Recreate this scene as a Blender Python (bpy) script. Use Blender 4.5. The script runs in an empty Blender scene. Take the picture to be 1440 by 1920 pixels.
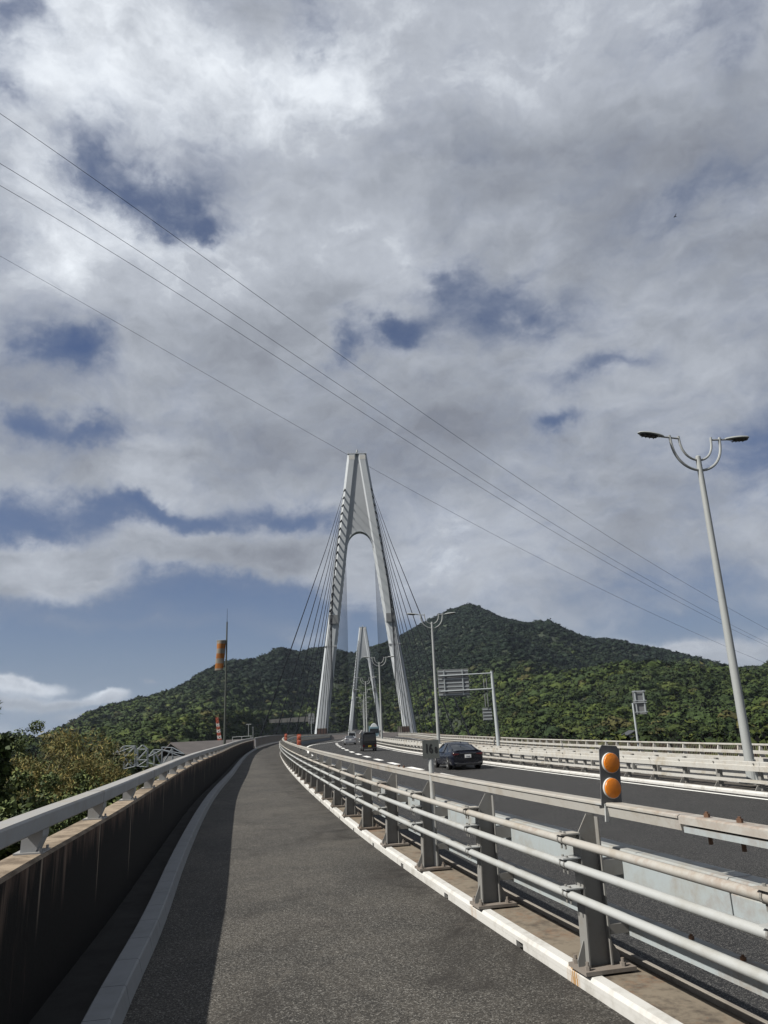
import bpy, bmesh, math, random
import numpy as np
from mathutils import Vector, Matrix
random.seed(7); rng = np.random.default_rng(7)
R = math.radians
scene = bpy.context.scene
COL = scene.collection

# ------------------------------------------------------------------ camera
FPX, ROLL, HORIZ, EYE = 1380.0, 0.041, 1365.0, 1.70
PITCH = math.atan((HORIZ-960)/FPX)
cd = bpy.data.cameras.new('camera'); cam = bpy.data.objects.new('camera', cd); COL.objects.link(cam)
cd.sensor_fit = 'VERTICAL'; cd.sensor_height = 24.0; cd.lens = 24.0*FPX/1920.0
cd.clip_start = 0.05; cd.clip_end = 60000
cam.location = (0, 0, EYE)
cam.matrix_world = Matrix.Translation((0, 0, EYE)) @ Matrix.Rotation(math.pi/2+PITCH, 4, 'X') @ Matrix.Rotation(-ROLL, 4, 'Z')
scene.camera = cam

def ray(x, y):
    u = (x-720)/FPX; v = (960-y)/FPX
    c, s = math.cos(ROLL), math.sin(ROLL)
    r = u*c+v*s; up = -u*s+v*c
    cp, sp = math.cos(PITCH), math.sin(PITCH)
    return Vector((r, cp-up*sp, sp+up*cp))
def at_y(x, y, Y):
    d = ray(x, y); return Vector((0, 0, EYE)) + d*(Y/d.y)
def az_el(x, y):
    d = ray(x, y).normalized(); return math.atan2(d.x, d.y), math.asin(d.z)

# ------------------------------------------------------------------ light
SUN_EL = R(45); SUN_AZ = R(-112)          # azimuth from +Y towards +X: sun stands to the left and somewhat behind the camera
sun_dir = Vector((math.sin(SUN_AZ)*math.cos(SUN_EL), math.cos(SUN_AZ)*math.cos(SUN_EL), math.sin(SUN_EL)))
sd = bpy.data.lights.new('sun', 'SUN'); sd.energy = 5.0; sd.angle = R(0.5); sd.color = (1.0, 0.95, 0.87)
sun = bpy.data.objects.new('sun', sd); COL.objects.link(sun)
sun.rotation_euler = (-sun_dir).to_track_quat('-Z', 'Y').to_euler()

scene.view_settings.view_transform = 'Standard'
try: scene.view_settings.look = 'None'
except Exception: pass
scene.view_settings.exposure = 0.67; scene.view_settings.gamma = 1.0
scene.view_settings.use_curve_mapping = False
scene.cycles.max_bounces = 5; scene.cycles.diffuse_bounces = 3; scene.cycles.glossy_bounces = 2
scene.cycles.transparent_max_bounces = 8

world = bpy.data.worlds.new('World'); scene.world = world; world.use_nodes = True
nt = world.node_tree; nt.nodes.clear()

class NB:                                    # tiny node-building helper
    def __init__(s, nt): s.nt = nt
    def n(s, t, **k):
        nd = s.nt.nodes.new(t)
        for a, b in k.items(): setattr(nd, a, b)
        return nd
    def put(s, sock, v):
        if hasattr(v, 'bl_idname') or isinstance(v, bpy.types.NodeSocket): s.nt.links.new(v, sock)
        elif v is not None:
            if isinstance(v, (tuple, list)) and len(v) == 3 and sock.type == 'RGBA': v = (*v, 1)
            sock.default_value = v
    def m(s, op, a, b=None, c=None, clamp=False):
        nd = s.n('ShaderNodeMath', operation=op, use_clamp=clamp)
        s.put(nd.inputs[0], a)
        if b is not None: s.put(nd.inputs[1], b)
        if c is not None: s.put(nd.inputs[2], c)
        return nd.outputs[0]
    def v(s, op, a, b=None, scale=None):
        nd = s.n('ShaderNodeVectorMath', operation=op)
        s.put(nd.inputs[0], a)
        if b is not None: s.put(nd.inputs[1], b)
        if scale is not None: s.put(nd.inputs['Scale'], scale)
        return nd.outputs[0]
    def noise(s, vec, scale, detail=4, rough=.55, dist=0, col=False):
        nd = s.n('ShaderNodeTexNoise'); s.put(nd.inputs['Vector'], vec)
        nd.inputs['Scale'].default_value = scale; nd.inputs['Detail'].default_value = detail
        nd.inputs['Roughness'].default_value = rough; nd.inputs['Distortion'].default_value = dist
        return nd.outputs['Color' if col else 'Fac']
    def mr(s, v, a, b, c=0., d=1., smooth=True):
        nd = s.n('ShaderNodeMapRange'); nd.interpolation_type = 'SMOOTHSTEP' if smooth else 'LINEAR'
        s.put(nd.inputs[0], v)
        for i, q in enumerate((a, b, c, d)): s.put(nd.inputs[i+1], q)
        return nd.outputs[0]
    def mix(s, f, a, b, mode='MIX'):
        nd = s.n('ShaderNodeMix', data_type='RGBA', blend_type=mode)
        s.put(nd.inputs[0], f); s.put(nd.inputs[6], a); s.put(nd.inputs[7], b)
        return nd.outputs[2]
    def xyz(s, x, y, z):
        nd = s.n('ShaderNodeCombineXYZ'); s.put(nd.inputs[0], x); s.put(nd.inputs[1], y); s.put(nd.inputs[2], z)
        return nd.outputs[0]
    def sep(s, v):
        nd = s.n('ShaderNodeSeparateXYZ'); s.put(nd.inputs[0], v); return nd.outputs

# ------------------------------------------------------------------ sky: nishita + broken cloud deck laid out by direction
b = NB(nt)
out = b.n('ShaderNodeOutputWorld'); bg = b.n('ShaderNodeBackground'); nt.links.new(bg.outputs[0], out.inputs[0])
bg.inputs[1].default_value = 0.10
sky = b.n('ShaderNodeTexSky'); sky.sky_type = 'NISHITA'; sky.sun_disc = False
sky.sun_elevation = SUN_EL; sky.sun_rotation = SUN_AZ; sky.altitude = 50
sky.air_density = 1.0; sky.dust_density = 1.2; sky.ozone_density = 1.5
D = b.n('ShaderNodeTexCoord').outputs['Generated']
dx, dy, dz = b.sep(D)
CS = 7.0                                     # display-to-radiance factor of the cloud colours at this exposure
zz = b.m('ADD', b.m('MAXIMUM', dz, 0.0), 0.30)
P = b.xyz(b.m('DIVIDE', dx, zz), b.m('DIVIDE', dy, zz), 0.0)
az = b.m('ARCTAN2', dx, dy); el = b.m('ARCSINE', dz)
warp = b.n('ShaderNodeTexNoise'); warp.inputs['Scale'].default_value = 6.0; warp.inputs['Detail'].default_value = 8
warp.inputs['Roughness'].default_value = .60
nt.links.new(D, warp.inputs['Vector'])
wr, wg, wb = b.sep(warp.outputs['Color'])
wamp = b.mr(el, 0.02, 0.38, .42, 1.)
azw = b.m('ADD', az, b.m('MULTIPLY', b.m('MULTIPLY', b.m('SUBTRACT', wr, .5), .26), wamp))
elw = b.m('ADD', el, b.m('MULTIPLY', b.m('MULTIPLY', b.m('SUBTRACT', wg, .5), .17), wamp))
def blob(px, py, sx, sy, amp, prev=None):
    a, e = az_el(px, py); ca = max(math.cos(e), .5)
    u = b.m('MULTIPLY', b.m('SUBTRACT', azw, a), FPX*ca/sx)
    w = b.m('MULTIPLY', b.m('SUBTRACT', elw, e), FPX/sy)
    g = b.m('EXPONENT', b.m('MULTIPLY', b.m('ADD', b.m('MULTIPLY', u, u), b.m('MULTIPLY', w, w)), -1.0))
    g = b.m('MULTIPLY', g, amp)
    return g if prev is None else b.m('ADD', prev, g)
Dw = b.v('ADD', D, b.v('SCALE', warp.outputs['Color'], scale=.10))
sq = b.v('MULTIPLY', Dw, (1., 1., 1.9))
n1 = b.noise(b.v('ADD', P, b.v('SCALE', warp.outputs['Color'], scale=.25)), 1.5, 8, .58)
n2 = b.noise(sq, 7.0, 12, .60)
n3 = b.noise(b.v('MULTIPLY', Dw, (7.0, 7.0, 26.0)), 1.2, 8, .6)
n5 = b.noise(sq, 21.0, 10, .62)
def billow(v, sc):
    q = b.m('ABSOLUTE', b.m('SUBTRACT', b.m('MULTIPLY', b.noise(v, sc, 1, .5), 2.), 1.))
    q2 = b.m('ABSOLUTE', b.m('SUBTRACT', b.m('MULTIPLY', b.noise(v, sc*2.3, 1, .5), 2.), 1.))
    q3 = b.m('ABSOLUTE', b.m('SUBTRACT', b.m('MULTIPLY', b.noise(v, sc*5.1, 2, .6), 2.), 1.))
    return b.m('ADD', b.m('MULTIPLY', q, .5), b.m('ADD', b.m('MULTIPLY', q2, .3), b.m('MULTIPLY', q3, .2)))
bl = billow(sq, 9.0)
holes = None
for h in [(120,655,90,50,.80),(300,385,110,42,.52),(150,290,46,55,.40),(400,432,60,24,.45),(765,632,85,38,.82),(632,665,46,28,.52),
          (880,530,55,34,.50),(965,580,100,36,.46),(1130,682,80,20,.40),(1045,795,65,22,.60),(1330,360,110,50,.28),
          (10,30,60,40,.50),(20,165,40,36,.42),(1395,30,90,40,.30),(590,60,30,60,.32),(1440,850,120,75,.62),(150,818,100,22,.5),
          (60,985,250,46,.80),(330,955,150,24,.60),(560,965,80,28,.50),(200,1200,430,80,1.0),(420,1085,170,50,.70),
          (560,1125,80,36,.50),(1290,1110,220,60,.50),(690,1190,60,40,.8),(350,1250,330,50,.8),(80,1335,300,40,.40),(10,785,50,26,.4),(1310,1180,200,26,.5)]:
    holes = blob(*h, prev=holes)
adds = None
for h in [(60,1075,180,44,.85),(340,1015,150,32,.65),(470,1055,110,34,.50),(290,880,70,45,.35),(45,1288,75,17,1.1),(205,1303,34,14,1.1),(120,1318,80,9,.7),(20,1330,90,10,.6),(150,1345,60,8,.5),
          (285,1275,22,8,1.0),(190,1275,26,7,.6),(620,1080,120,60,.35),(250,1168,220,14,.42),(1290,1228,90,14,.65),(500,560,200,120,.3),(560,1190,120,14,.3)]:
    adds = blob(*h, prev=adds)
cov = b.m('ADD', b.m('ADD', b.m('MULTIPLY', n1, .45), b.m('MULTIPLY', n2, .60)), b.m('MULTIPLY', bl, .45))
cov = b.m('ADD', b.m('SUBTRACT', cov, holes), b.m('ADD', adds, .17))
cov = b.m('ADD', cov, b.m('MULTIPLY', b.m('SUBTRACT', n3, .5), .30))
cov = b.m('ADD', cov, b.m('MULTIPLY', b.m('SUBTRACT', n5, .5), .28))
mask = b.mr(cov, .19, .90)
br = None
for h in [(320,120,380,200,.30),(90,430,190,120,.32),(90,110,150,90,.22),(760,170,330,120,.20),(1100,150,300,120,.15),(450,480,150,80,.22),
          (290,880,80,44,.40),(60,1080,200,46,.22),(330,1015,120,36,.16),(760,480,160,80,.18),(40,1288,90,22,.42),(200,1300,50,20,.42),
          (1190,760,260,90,.12),(860,1010,160,110,.16),(1330,520,160,130,.08),(1290,1228,100,20,.34),(640,540,120,70,.16),(670,150,80,60,.16),(200,760,240,60,.08)]:
    br = blob(*h, prev=br)
for h in [(960,300,260,110,-.16),(850,790,170,100,-.14),(560,860,260,80,-.16),(1240,400,170,140,-.10),(480,350,150,70,-.10),(480,770,180,50,-.06),
          (1100,960,200,60,-.08),(900,480,120,50,-.06),(60,1345,190,20,-.12)]:
    br = blob(*h, prev=br)
n4 = b.noise(sq, 4.2, 10, .60)
thick = b.mr(cov, .50, 1.15, .16, -.10)
br = b.m('ADD', b.m('ADD', b.m('MULTIPLY', br, 1.2), .25), b.m('ADD', b.m('MULTIPLY', b.m('SUBTRACT', n4, .5), 1.15), b.m('MULTIPLY', b.m('SUBTRACT', n2, .5), .80)))
br = b.m('ADD', br, b.m('ADD', thick, b.m('MULTIPLY', b.m('SUBTRACT', n5, .5), .30)))
br = b.m('ADD', br, b.m('MULTIPLY', b.m('SUBTRACT', .30, bl), .30))
ramp = b.n('ShaderNodeValToRGB'); nt.links.new(br, ramp.inputs[0])
cr = ramp.color_ramp; cr.elements[0].position = 0.0; cr.elements[0].color = (.205, .222, .262, 1)
cr.elements[1].position = 1.0; cr.elements[1].color = (.78, .82, .87, 1)
e = cr.elements.new(.32); e.color = (.305, .33, .375, 1)
e = cr.elements.new(.65); e.color = (.44, .47, .525, 1)
cloudc = b.v('SCALE', ramp.outputs[0], scale=CS)
skyc = b.mix(1.0, sky.outputs[0], (.24, .285, .40), 'MULTIPLY')
veil = b.mr(cov, -.25, .50, .10, .50)
skyc = b.mix(veil, skyc, b.v('SCALE', b.xyz(.20, .235, .31), scale=CS))
low = b.mr(el, 0.0, 0.24, .80, 0.)
skyc = b.mix(low, skyc, b.v('SCALE', b.xyz(.215, .27, .36), scale=CS))
fin = b.mix(mask, skyc, cloudc)
nt.links.new(fin, bg.inputs[0])
world.cycles.sampling_method = 'MANUAL'; world.cycles.sample_map_resolution = 512

# ------------------------------------------------------------------ materials
MATS = {}
AF = .66
def sc3(c, f=None): f = AF if f is None else f; return tuple(q*f for q in c)
def mat(name, rough=.6, metal=0., spec=.5):
    m = bpy.data.materials.new(name); m.use_nodes = True
    MATS[name] = m
    k = NB(m.node_tree); p = m.node_tree.nodes['Principled BSDF']
    p.inputs['Roughness'].default_value = rough; p.inputs['Metallic'].default_value = metal
    p.inputs['Specular IOR Level'].default_value = spec
    return m, k, p
def bump(k, p, h, strength, dist=.01):
    bp = k.n('ShaderNodeBump'); bp.inputs['Strength'].default_value = strength; bp.inputs['Distance'].default_value = dist
    k.put(bp.inputs['Height'], h); k.nt.links.new(bp.outputs[0], p.inputs['Normal'])
def simple(name, col, rough=.6, metal=0., var=.15, scale=3., bmp=0., spec=.5, coord='Object'):
    m, k, p = mat(name, rough, metal, spec); col = sc3(col)
    c = k.n('ShaderNodeTexCoord').outputs[coord]
    n = k.noise(c, scale, 6, .6)
    f = k.mr(n, .3, .7, 1-var, 1+var, False)
    col3 = k.v('SCALE', k.xyz(*col), scale=f)
    k.put(p.inputs['Base Color'], col3)
    if bmp: bump(k, p, k.noise(c, scale*8, 4), bmp)
    return m
def asphalt(name, c0, c1, speck, patch=.25):
    m, k, p = mat(name, .85, 0, .3); c0 = sc3(c0); c1 = sc3(c1)
    c = k.n('ShaderNodeNewGeometry').outputs['Position']
    big = k.noise(c, .55, 5, .6, .6); mid = k.noise(c, 3.2, 6, .7)
    f = k.m('ADD', k.m('MULTIPLY', big, .65), k.m('MULTIPLY', mid, .35))
    col = k.mix(k.mr(f, .38, .64), c0, c1)
    vor = k.n('ShaderNodeTexVoronoi'); vor.inputs['Scale'].default_value = 120.; k.put(vor.inputs['Vector'], c)
    vr = k.sep(vor.outputs['Color'])[0]
    col = k.mix(k.mr(vr, .72, .98, 0, speck), col, k.v('SCALE', k.xyz(.42, .41, .38), scale=.8))
    col = k.mix(k.mr(vr, .40, .05, 0, .80), col, (.006, .006, .006))
    nf = k.noise(c, 32., 4, .7)
    col = k.mix(1.0, col, k.v('SCALE', k.xyz(1, 1, 1), scale=k.mr(nf, .3, .7, .58, 1.45, False)), 'MULTIPLY')
    k.put(p.inputs['Base Color'], col)
    hh = k.m('ADD', k.m('MULTIPLY', vor.outputs['Distance'], .6), k.noise(c, 120., 4, .7))
    bump(k, p, hh, .55, .006)
    return m, k, p
M_walk, k, p = asphalt('walkway_asphalt', (.043, .040, .035), (.080, .073, .062), .30)
c = k.n('ShaderNodeNewGeometry').outputs['Position']                 # old damp stains and worn patches
old = p.inputs['Base Color'].links[0].from_socket
st = k.noise(k.v('MULTIPLY', c, (1., .8, 1.)), .9, 7, .68, 1.2)
x0, y0, z0 = k.sep(c)
edge = k.mr(k.m('ADD', x0, k.m('MULTIPLY', y0, .205)), 1.2, 2.25)      # grime gathers along the right kerb
amt = k.m('MULTIPLY', k.m('ADD', k.mr(st, .52, .68, 0, .55), k.m('MULTIPLY', edge, k.mr(st, .40, .60, .1, .75))), 1., clamp=True)
old = k.mix(amt, old, (.016, .014, .012))
lt = k.noise(c, 1.6, 6, .7, .8)
k.put(p.inputs['Base Color'], k.mix(k.mr(lt, .60, .72, 0, .35), old, (.12, .108, .092)))
M_road, _, _ = asphalt('road_asphalt', (.0115, .012, .0135), (.018, .0185, .0205), .30)
def paint(name, col, wear, rust=.0, rough=.5, dirt=(.20, .17, .13), sc=1.0, updirt=.35, metal=0.):
    m, k, p = mat(name, rough, metal, .4); col = sc3(col); dirt = sc3(dirt)
    g = k.n('ShaderNodeNewGeometry'); c = g.outputs['Position']
    nz = k.sep(g.outputs['Normal'])[2]
    n = k.noise(c, 6*sc, 8, .68); nb = k.noise(c, 1.7*sc, 5, .6, .5)
    f = k.m('ADD', k.m('MULTIPLY', n, .5), k.m('MULTIPLY', nb, .5))
    up = k.mr(nz, .3, .9, 0, updirt)
    amt = k.m('MULTIPLY', k.m('ADD', k.mr(f, .45, .68), up), wear, clamp=True)
    col2 = k.mix(amt, col, dirt)
    if rust > 0:
        rn = k.noise(c, 11*sc, 8, .72, .4)
        rb = k.noise(c, .9*sc, 3, .5)
        ra = k.m('MULTIPLY', k.mr(k.m('ADD', k.m('MULTIPLY', rn, .5), k.m('MULTIPLY', rb, .5)), .54-.08*rust, .66-.05*rust), k.mr(nz, -.2, .9, .5*rust, rust), clamp=True)
        col2 = k.mix(ra, col2, (.135, .066, .032))
    k.put(p.inputs['Base Color'], col2)
    k.put(p.inputs['Roughness'], k.mr(f, .3, .7, rough, min(1, rough+.3), False))
    bump(k, p, k.noise(c, 60*sc, 4, .6), .12, .002)
    return m
M_pipe = paint('galvanised_pipe', (.46, .48, .48), .5, .02, .42, (.27, .26, .22))
M_post = paint('galvanised_post', (.25, .25, .24), .7, .12, .5, (.20, .18, .15))
M_beamtop = paint('rusty_rail_beam', (.45, .44, .41), .7, .45, .5, (.31, .27, .21), updirt=.35)
M_beam = paint('grey_blue_rail_beam', (.39, .44, .46), .65, .45, .45, (.29, .26, .21), updirt=.75)
M_plate = paint('brown_stained_plate', (.24, .215, .19), .8, .25, .7, (.16, .12, .09))
M_bolt = simple('rusty_bolt', (.16, .085, .05), .7, .3)
M_white = paint('white_rail_paint', (.50, .495, .465), .8, .18, .5, (.34, .30, .23), .6, updirt=.1)
M_kerbw = paint('white_kerb_paint', (.62, .62, .60), .6, .04, .7, (.30, .28, .24), 1.3, updirt=.05)
M_kerbg = paint('grey_kerb_concrete', (.27, .285, .30), .5, 0, .75, (.22, .23, .24), 1.3, updirt=.0)
M_conc = paint('weathered_concrete', (.30, .275, .24), .7, .05, .85, (.15, .13, .11), 1.0, updirt=.0)
M_gut = paint('shade_dark_gutter', (.016, .015, .014), .6, 0, .8, (.006, .006, .006), 1., updirt=0)  # gutter colour lowered to paint in the deep shade beside the wall
M_gut2 = paint('dark_median_concrete', (.07, .062, .052), .7, .2, .9, (.03, .026, .022), 1.2, updirt=0)
M_strip = paint('brown_concrete_strip', (.22, .185, .14), 1., .50, .9, (.075, .060, .046), 1.9, updirt=.0)
M_ledge = paint('steel_ledge', (.17, .20, .24), .4, .05, .6, (.10, .10, .10), 1., updirt=.0)
M_railL = paint('parapet_rail_paint', (.36, .375, .39), .6, .05, .5, (.34, .31, .26), .8, updirt=.6)
M_tower = paint('tower_paint', (.47, .505, .535), .35, 0, .5, (.32, .35, .38), .05, updirt=0)
M_towerd = simple('tower_panel', (.41, .435, .46), .6, 0, .06, .1)
M_cable = simple('cable_black', (.012, .014, .018), .9, 0, .1, 3, 0, .05)
M_lamp = paint('lamp_grey', (.36, .38, .38), .25, 0, .4, (.24, .25, .24), .8, updirt=.1)
M_dark = simple('dark_plastic', (.018, .018, .02), .5)
M_lens = simple('lamp_lens', (.05, .05, .05), .25)
M_mark = paint('road_marking', (.95, .95, .92), .35, 0, .6, (.30, .30, .29), 2.0, updirt=.0)
M_signback = paint('sign_back_grey', (.20, .21, .22), .4, 0, .5, (.14, .14, .14), 1, updirt=0)
M_signpole = paint('sign_pole_grey', (.42, .46, .48), .25, 0, .4, (.30, .32, .33), 1, updirt=0)
M_kpost = paint('distance_plate', (.085, .095, .092), .4, 0, .5, (.06, .065, .06), 3, updirt=0)
M_black = simple('black_paint', (.006, .006, .007), .5)
M_refback = paint('reflector_plate', (.14, .145, .15), .4, .05, .5, (.05, .05, .05), 5, updirt=0)
M_rust_fence = paint('rust_brown_panel', (.20, .17, .145), .8, .75, .7, (.26, .24, .21), .8, updirt=.0)
M_box = simple('brown_steel_box', (.06, .03, .022), .6)
M_boxl = simple('beige_steel_box', (.22, .20, .17), .6)
m, k, p = mat('amber_lens', .38, 0, .5)
c = k.n('ShaderNodeTexCoord').outputs['Object']
vo = k.n('ShaderNodeTexVoronoi'); vo.inputs['Scale'].default_value = 130; k.put(vo.inputs['Vector'], c)
k.put(p.inputs['Base Color'], k.mix(k.noise(c, 30, 4), (.42, .105, .003), (.60, .19, .006)))
bump(k, p, vo.outputs['Distance'], .5, .003); M_amber = m
M_redor = simple('orange_red', (.34, .06, .02), .5)
M_craner = simple('crane_red', (.42, .08, .04), .5)
M_cranew = simple('crane_white', (.6, .6, .58), .5)
M_roof = simple('grey_brown_roof', (.085, .075, .072), .8, 0, .2, .3)
M_shed = simple('shed_wall', (.10, .105, .11), .8)
M_truss = simple('pale_steel', (.22, .25, .28), .5)
M_house = simple('house_wall', (.42, .42, .40), .7)
M_tile = simple('dark_roof_tile', (.05, .055, .06), .6)
M_glass = simple('dark_glass', (.012, .015, .018), .08, 0, .1, 3, 0, .8)

# stained parapet: UV.x metres along, UV.y profile
m, k, p = mat('stained_parapet', .9, 0, .25)
uv = k.n('ShaderNodeTexCoord').outputs['UV']; g = k.n('ShaderNodeNewGeometry'); c = g.outputs['Position']
ux, uy, _z = k.sep(uv); pz = k.sep(c)[2]
st = k.noise(k.xyz(k.m('MULTIPLY', ux, 4.5), k.m('MULTIPLY', pz, .45), 0), 1.6, 7, .62, .2)
st2 = k.noise(k.xyz(k.m('MULTIPLY', ux, 11.), k.m('MULTIPLY', pz, .6), 3.), 1.5, 5, .6, .1)
tone = k.noise(c, 2.2, 6, .65)
top = k.mr(k.m('ADD', pz, k.m('MULTIPLY', k.m('SUBTRACT', k.noise(k.xyz(ux, 0., 0.), 2.3, 4, .6), .5), .5)), .62, .97, 0, .9)
fc = k.m('ADD', k.m('ADD', k.m('MULTIPLY', st, .75), k.m('MULTIPLY', st2, .35)), k.m('ADD', k.m('MULTIPLY', tone, .25), k.m('MULTIPLY', top, .28)))
colr = k.mix(k.mr(fc, .76, 1.12), (.0030, .0024, .0022), (.125, .080, .058))  # stain tones; the near-black end also has the face's shade painted in
# pale lime lines below the panel joints
fr = k.m('PINGPONG', ux, 1.0)
ln = k.mr(k.m('ADD', fr, k.m('MULTIPLY', k.m('SUBTRACT', tone, .5), .03)), .030, .008, 0, 1)
pid = k.n('ShaderNodeTexWhiteNoise'); pid.noise_dimensions = '1D'; k.put(pid.inputs['W'], k.m('FLOOR', k.m('ADD', k.m('MULTIPLY', ux, .5), .5)))
pr = pid.outputs['Value']
ln = k.m('MULTIPLY', ln, k.mr(k.m('SUBTRACT', pz, k.m('MULTIPLY', pr, .55)), .0, .45, .0, .9))
# wide tan drips of uneven length from the coping
dw = k.noise(k.xyz(ux, k.m('MULTIPLY', pz, .10), 5.), 3.1, 5, .65)
dl_ = k.noise(k.xyz(ux, 0., 9.), 1.7, 3, .5)
drip = k.m('MULTIPLY', k.mr(dw, .56, .66), k.mr(k.m('SUBTRACT', pz, k.m('MULTIPLY', dl_, 1.2)), -.10, .35))
colr = k.mix(k.m('MULTIPLY', drip, .75), colr, (.15, .105, .08))
colr = k.mix(ln, colr, (.22, .18, .14))
nz = k.sep(g.outputs['Normal'])[2]
topc = k.mix(k.mr(k.noise(c, 3, 7, .7), .4, .62), (.25, .205, .155), (.12, .095, .07))
colr = k.mix(k.mr(nz, .5, .8), colr, topc)
k.put(p.inputs['Base Color'], colr); bump(k, p, k.noise(c, 25, 6, .7), .4, .01); M_wall = m

# foliage: colour comes from a vertex attribute (crown tint: species plus painted cloud shade on upper slopes) varied by noise
def foliage(name, sc, trans=True, var=(.55, 1.5)):
    m, k, p = mat(name, .75, 0, .25)
    a = k.n('ShaderNodeAttribute'); a.attribute_name = 'tint'
    c = k.n('ShaderNodeNewGeometry').outputs['Position']
    f = k.noise(c, sc, 5, .7)
    k.put(p.inputs['Base Color'], k.v('SCALE', a.outputs['Color'], scale=k.mr(f, .3, .7, var[0], var[1], False)))
    if name == 'forest_canopy':
        an = k.n('ShaderNodeAttribute'); an.attribute_name = 'canopy_normal'
        k.nt.links.new(an.outputs['Vector'], p.inputs['Normal'])
        p.inputs['Specular IOR Level'].default_value = .1
    return m, k, p, c
M_leaf, k, p, c = foliage('leaves', 4.0)
M_forest, k, p, c = foliage('forest_canopy', .30, var=(.72, 1.32))
M_bark = simple('bark', (.07, .055, .042), .9, 0, .3, 6, .4)
M_culm = simple('bamboo_stem', (.16, .15, .07), .6)
M_soil = simple('undergrowth_soil', (.028, .034, .018), .95, 0, .5, .15)
M_hill = simple('hill_ground', (.022, .034, .015), .95, 0, .4, .02)
M_far = simple('distant_island', (.05, .075, .07), .95, 0, .3, .004)
M_sea = simple('sea_water', (.03, .055, .075), .12, 0, .2, .02, .3)

# ------------------------------------------------------------------ object helpers
def tag(o, label=None, cat=None, group=None, kind=None):
    if label: o['label'] = label
    if cat: o['category'] = cat
    if group: o['group'] = group
    if kind: o['kind'] = kind
    return o
def thing(name, label, cat, loc=(0, 0, 0), rz=0., group=None):
    o = bpy.data.objects.new(name, None); COL.objects.link(o)
    o.location = loc; o.rotation_euler = (0, 0, rz); o.empty_display_size = .2
    return tag(o, label, cat, group)
class MB:
    def __init__(s): s.v = []; s.f = []; s.uv = None; s.mi = []; s.cur = 0; s.smooth = False
    def add(s, vs, fs):
        o = len(s.v); s.v += [tuple(q) for q in vs]; s.f += [tuple(i+o for i in f) for f in fs]; s.mi += [s.cur]*len(fs)
    def box(s, x0, x1, y0, y1, z0, z1):
        vs = [(x, y, z) for z in (z0, z1) for y in (y0, y1) for x in (x0, x1)]
        s.add(vs, [(0, 2, 3, 1), (4, 5, 7, 6), (0, 1, 5, 4), (2, 6, 7, 3), (0, 4, 6, 2), (1, 3, 7, 5)])
    def prism(s, poly, y0, y1, ax='y'):       # poly in (x,z) extruded along y (or (y,z) along x; (x,y) along z)
        n = len(poly)
        if ax == 'y': vs = [(a, y0, c) for a, c in poly]+[(a, y1, c) for a, c in poly]
        elif ax == 'x': vs = [(y0, a, c) for a, c in poly]+[(y1, a, c) for a, c in poly]
        else: vs = [(a, c, y0) for a, c in poly]+[(a, c, y1) for a, c in poly]
        s.add(vs, [tuple(range(n)), tuple(range(2*n-1, n-1, -1))]+[(i, i+n, (i+1) % n+n, (i+1) % n) for i in range(n)])
    def tube(s, pts, r, n=10, cap=True):
        pts = [Vector(q) for q in pts]; m = len(pts)
        rs = r if isinstance(r, (list, tuple)) else [r]*m
        vs = []; up = None
        for i, q in enumerate(pts):
            t = (pts[min(i+1, m-1)]-pts[max(i-1, 0)]).normalized()
            if up is None: up = Vector((0, 0, 1)) if abs(t.z) < .9 else Vector((1, 0, 0))
            a = t.cross(up).normalized(); bb = a.cross(t).normalized(); up = bb
            for j in range(n):
                w = 2*math.pi*j/n
                vs.append(q+(a*math.cos(w)+bb*math.sin(w))*rs[i])
        fs = [(i*n+j, i*n+(j+1) % n, (i+1)*n+(j+1) % n, (i+1)*n+j) for i in range(m-1) for j in range(n)]
        if cap: fs += [tuple(range(n-1, -1, -1)), tuple((m-1)*n+j for j in range(n))]
        s.add(vs, fs)
    def bar(s, a, bq, w): s.tube([a, bq], w, 4)
    def build(s, name, m, parent=None, smooth=False, bevel=0, recalc=True):
        me = bpy.data.meshes.new(name); me.from_pydata(s.v, [], s.f); 
        for q in (m if isinstance(m, (list, tuple)) else [m]): me.materials.append(q)
        if len(set(s.mi)) > 1: me.polygons.foreach_set('material_index', s.mi)
        if recalc:
            bm = bmesh.new(); bm.from_mesh(me); bmesh.ops.recalc_face_normals(bm, faces=bm.faces); bm.to_mesh(me); bm.free()
        if smooth:
            me.polygons.foreach_set('use_smooth', [True]*len(me.polygons))
            try: me.set_sharp_from_angle(angle=R(40))
            except Exception: pass
        if s.uv is not None:
            l = me.uv_layers.new(name='UVMap')
            for lp in me.loops: l.data[lp.index].uv = s.uv[lp.vertex_index]
        me.update()
        o = bpy.data.objects.new(name, me); COL.objects.link(o)
        if bevel:
            bv = o.modifiers.new('bevel', 'BEVEL'); bv.width = bevel; bv.segments = 2; bv.limit_method = 'ANGLE'
        if parent is not None: o.parent = parent
        return o
def link_copy(o, parent=None):
    c = o.copy(); COL.objects.link(c); c.parent = parent
    for ch in list(o.children): link_copy(ch, c)
    return c
def text_mesh(name, s, size, mat_, parent, loc, rot, sx=1.0, depth=.002):
    cu = bpy.data.curves.new(name, 'FONT'); cu.body = s; cu.size = size; cu.extrude = depth; cu.align_x = 'CENTER'; cu.align_y = 'CENTER'
    cu.offset = size*.012
    t = bpy.data.objects.new(name, cu); COL.objects.link(t)
    dg = bpy.context.evaluated_depsgraph_get(); me = bpy.data.meshes.new_from_object(t.evaluated_get(dg))
    bpy.data.objects.remove(t); me.materials.clear(); me.materials.append(mat_)
    o = bpy.data.objects.new(name, me); COL.objects.link(o); o.parent = parent
    o.location = loc; o.rotation_euler = rot; o.scale = (sx, 1, 1)
    return o

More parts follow.
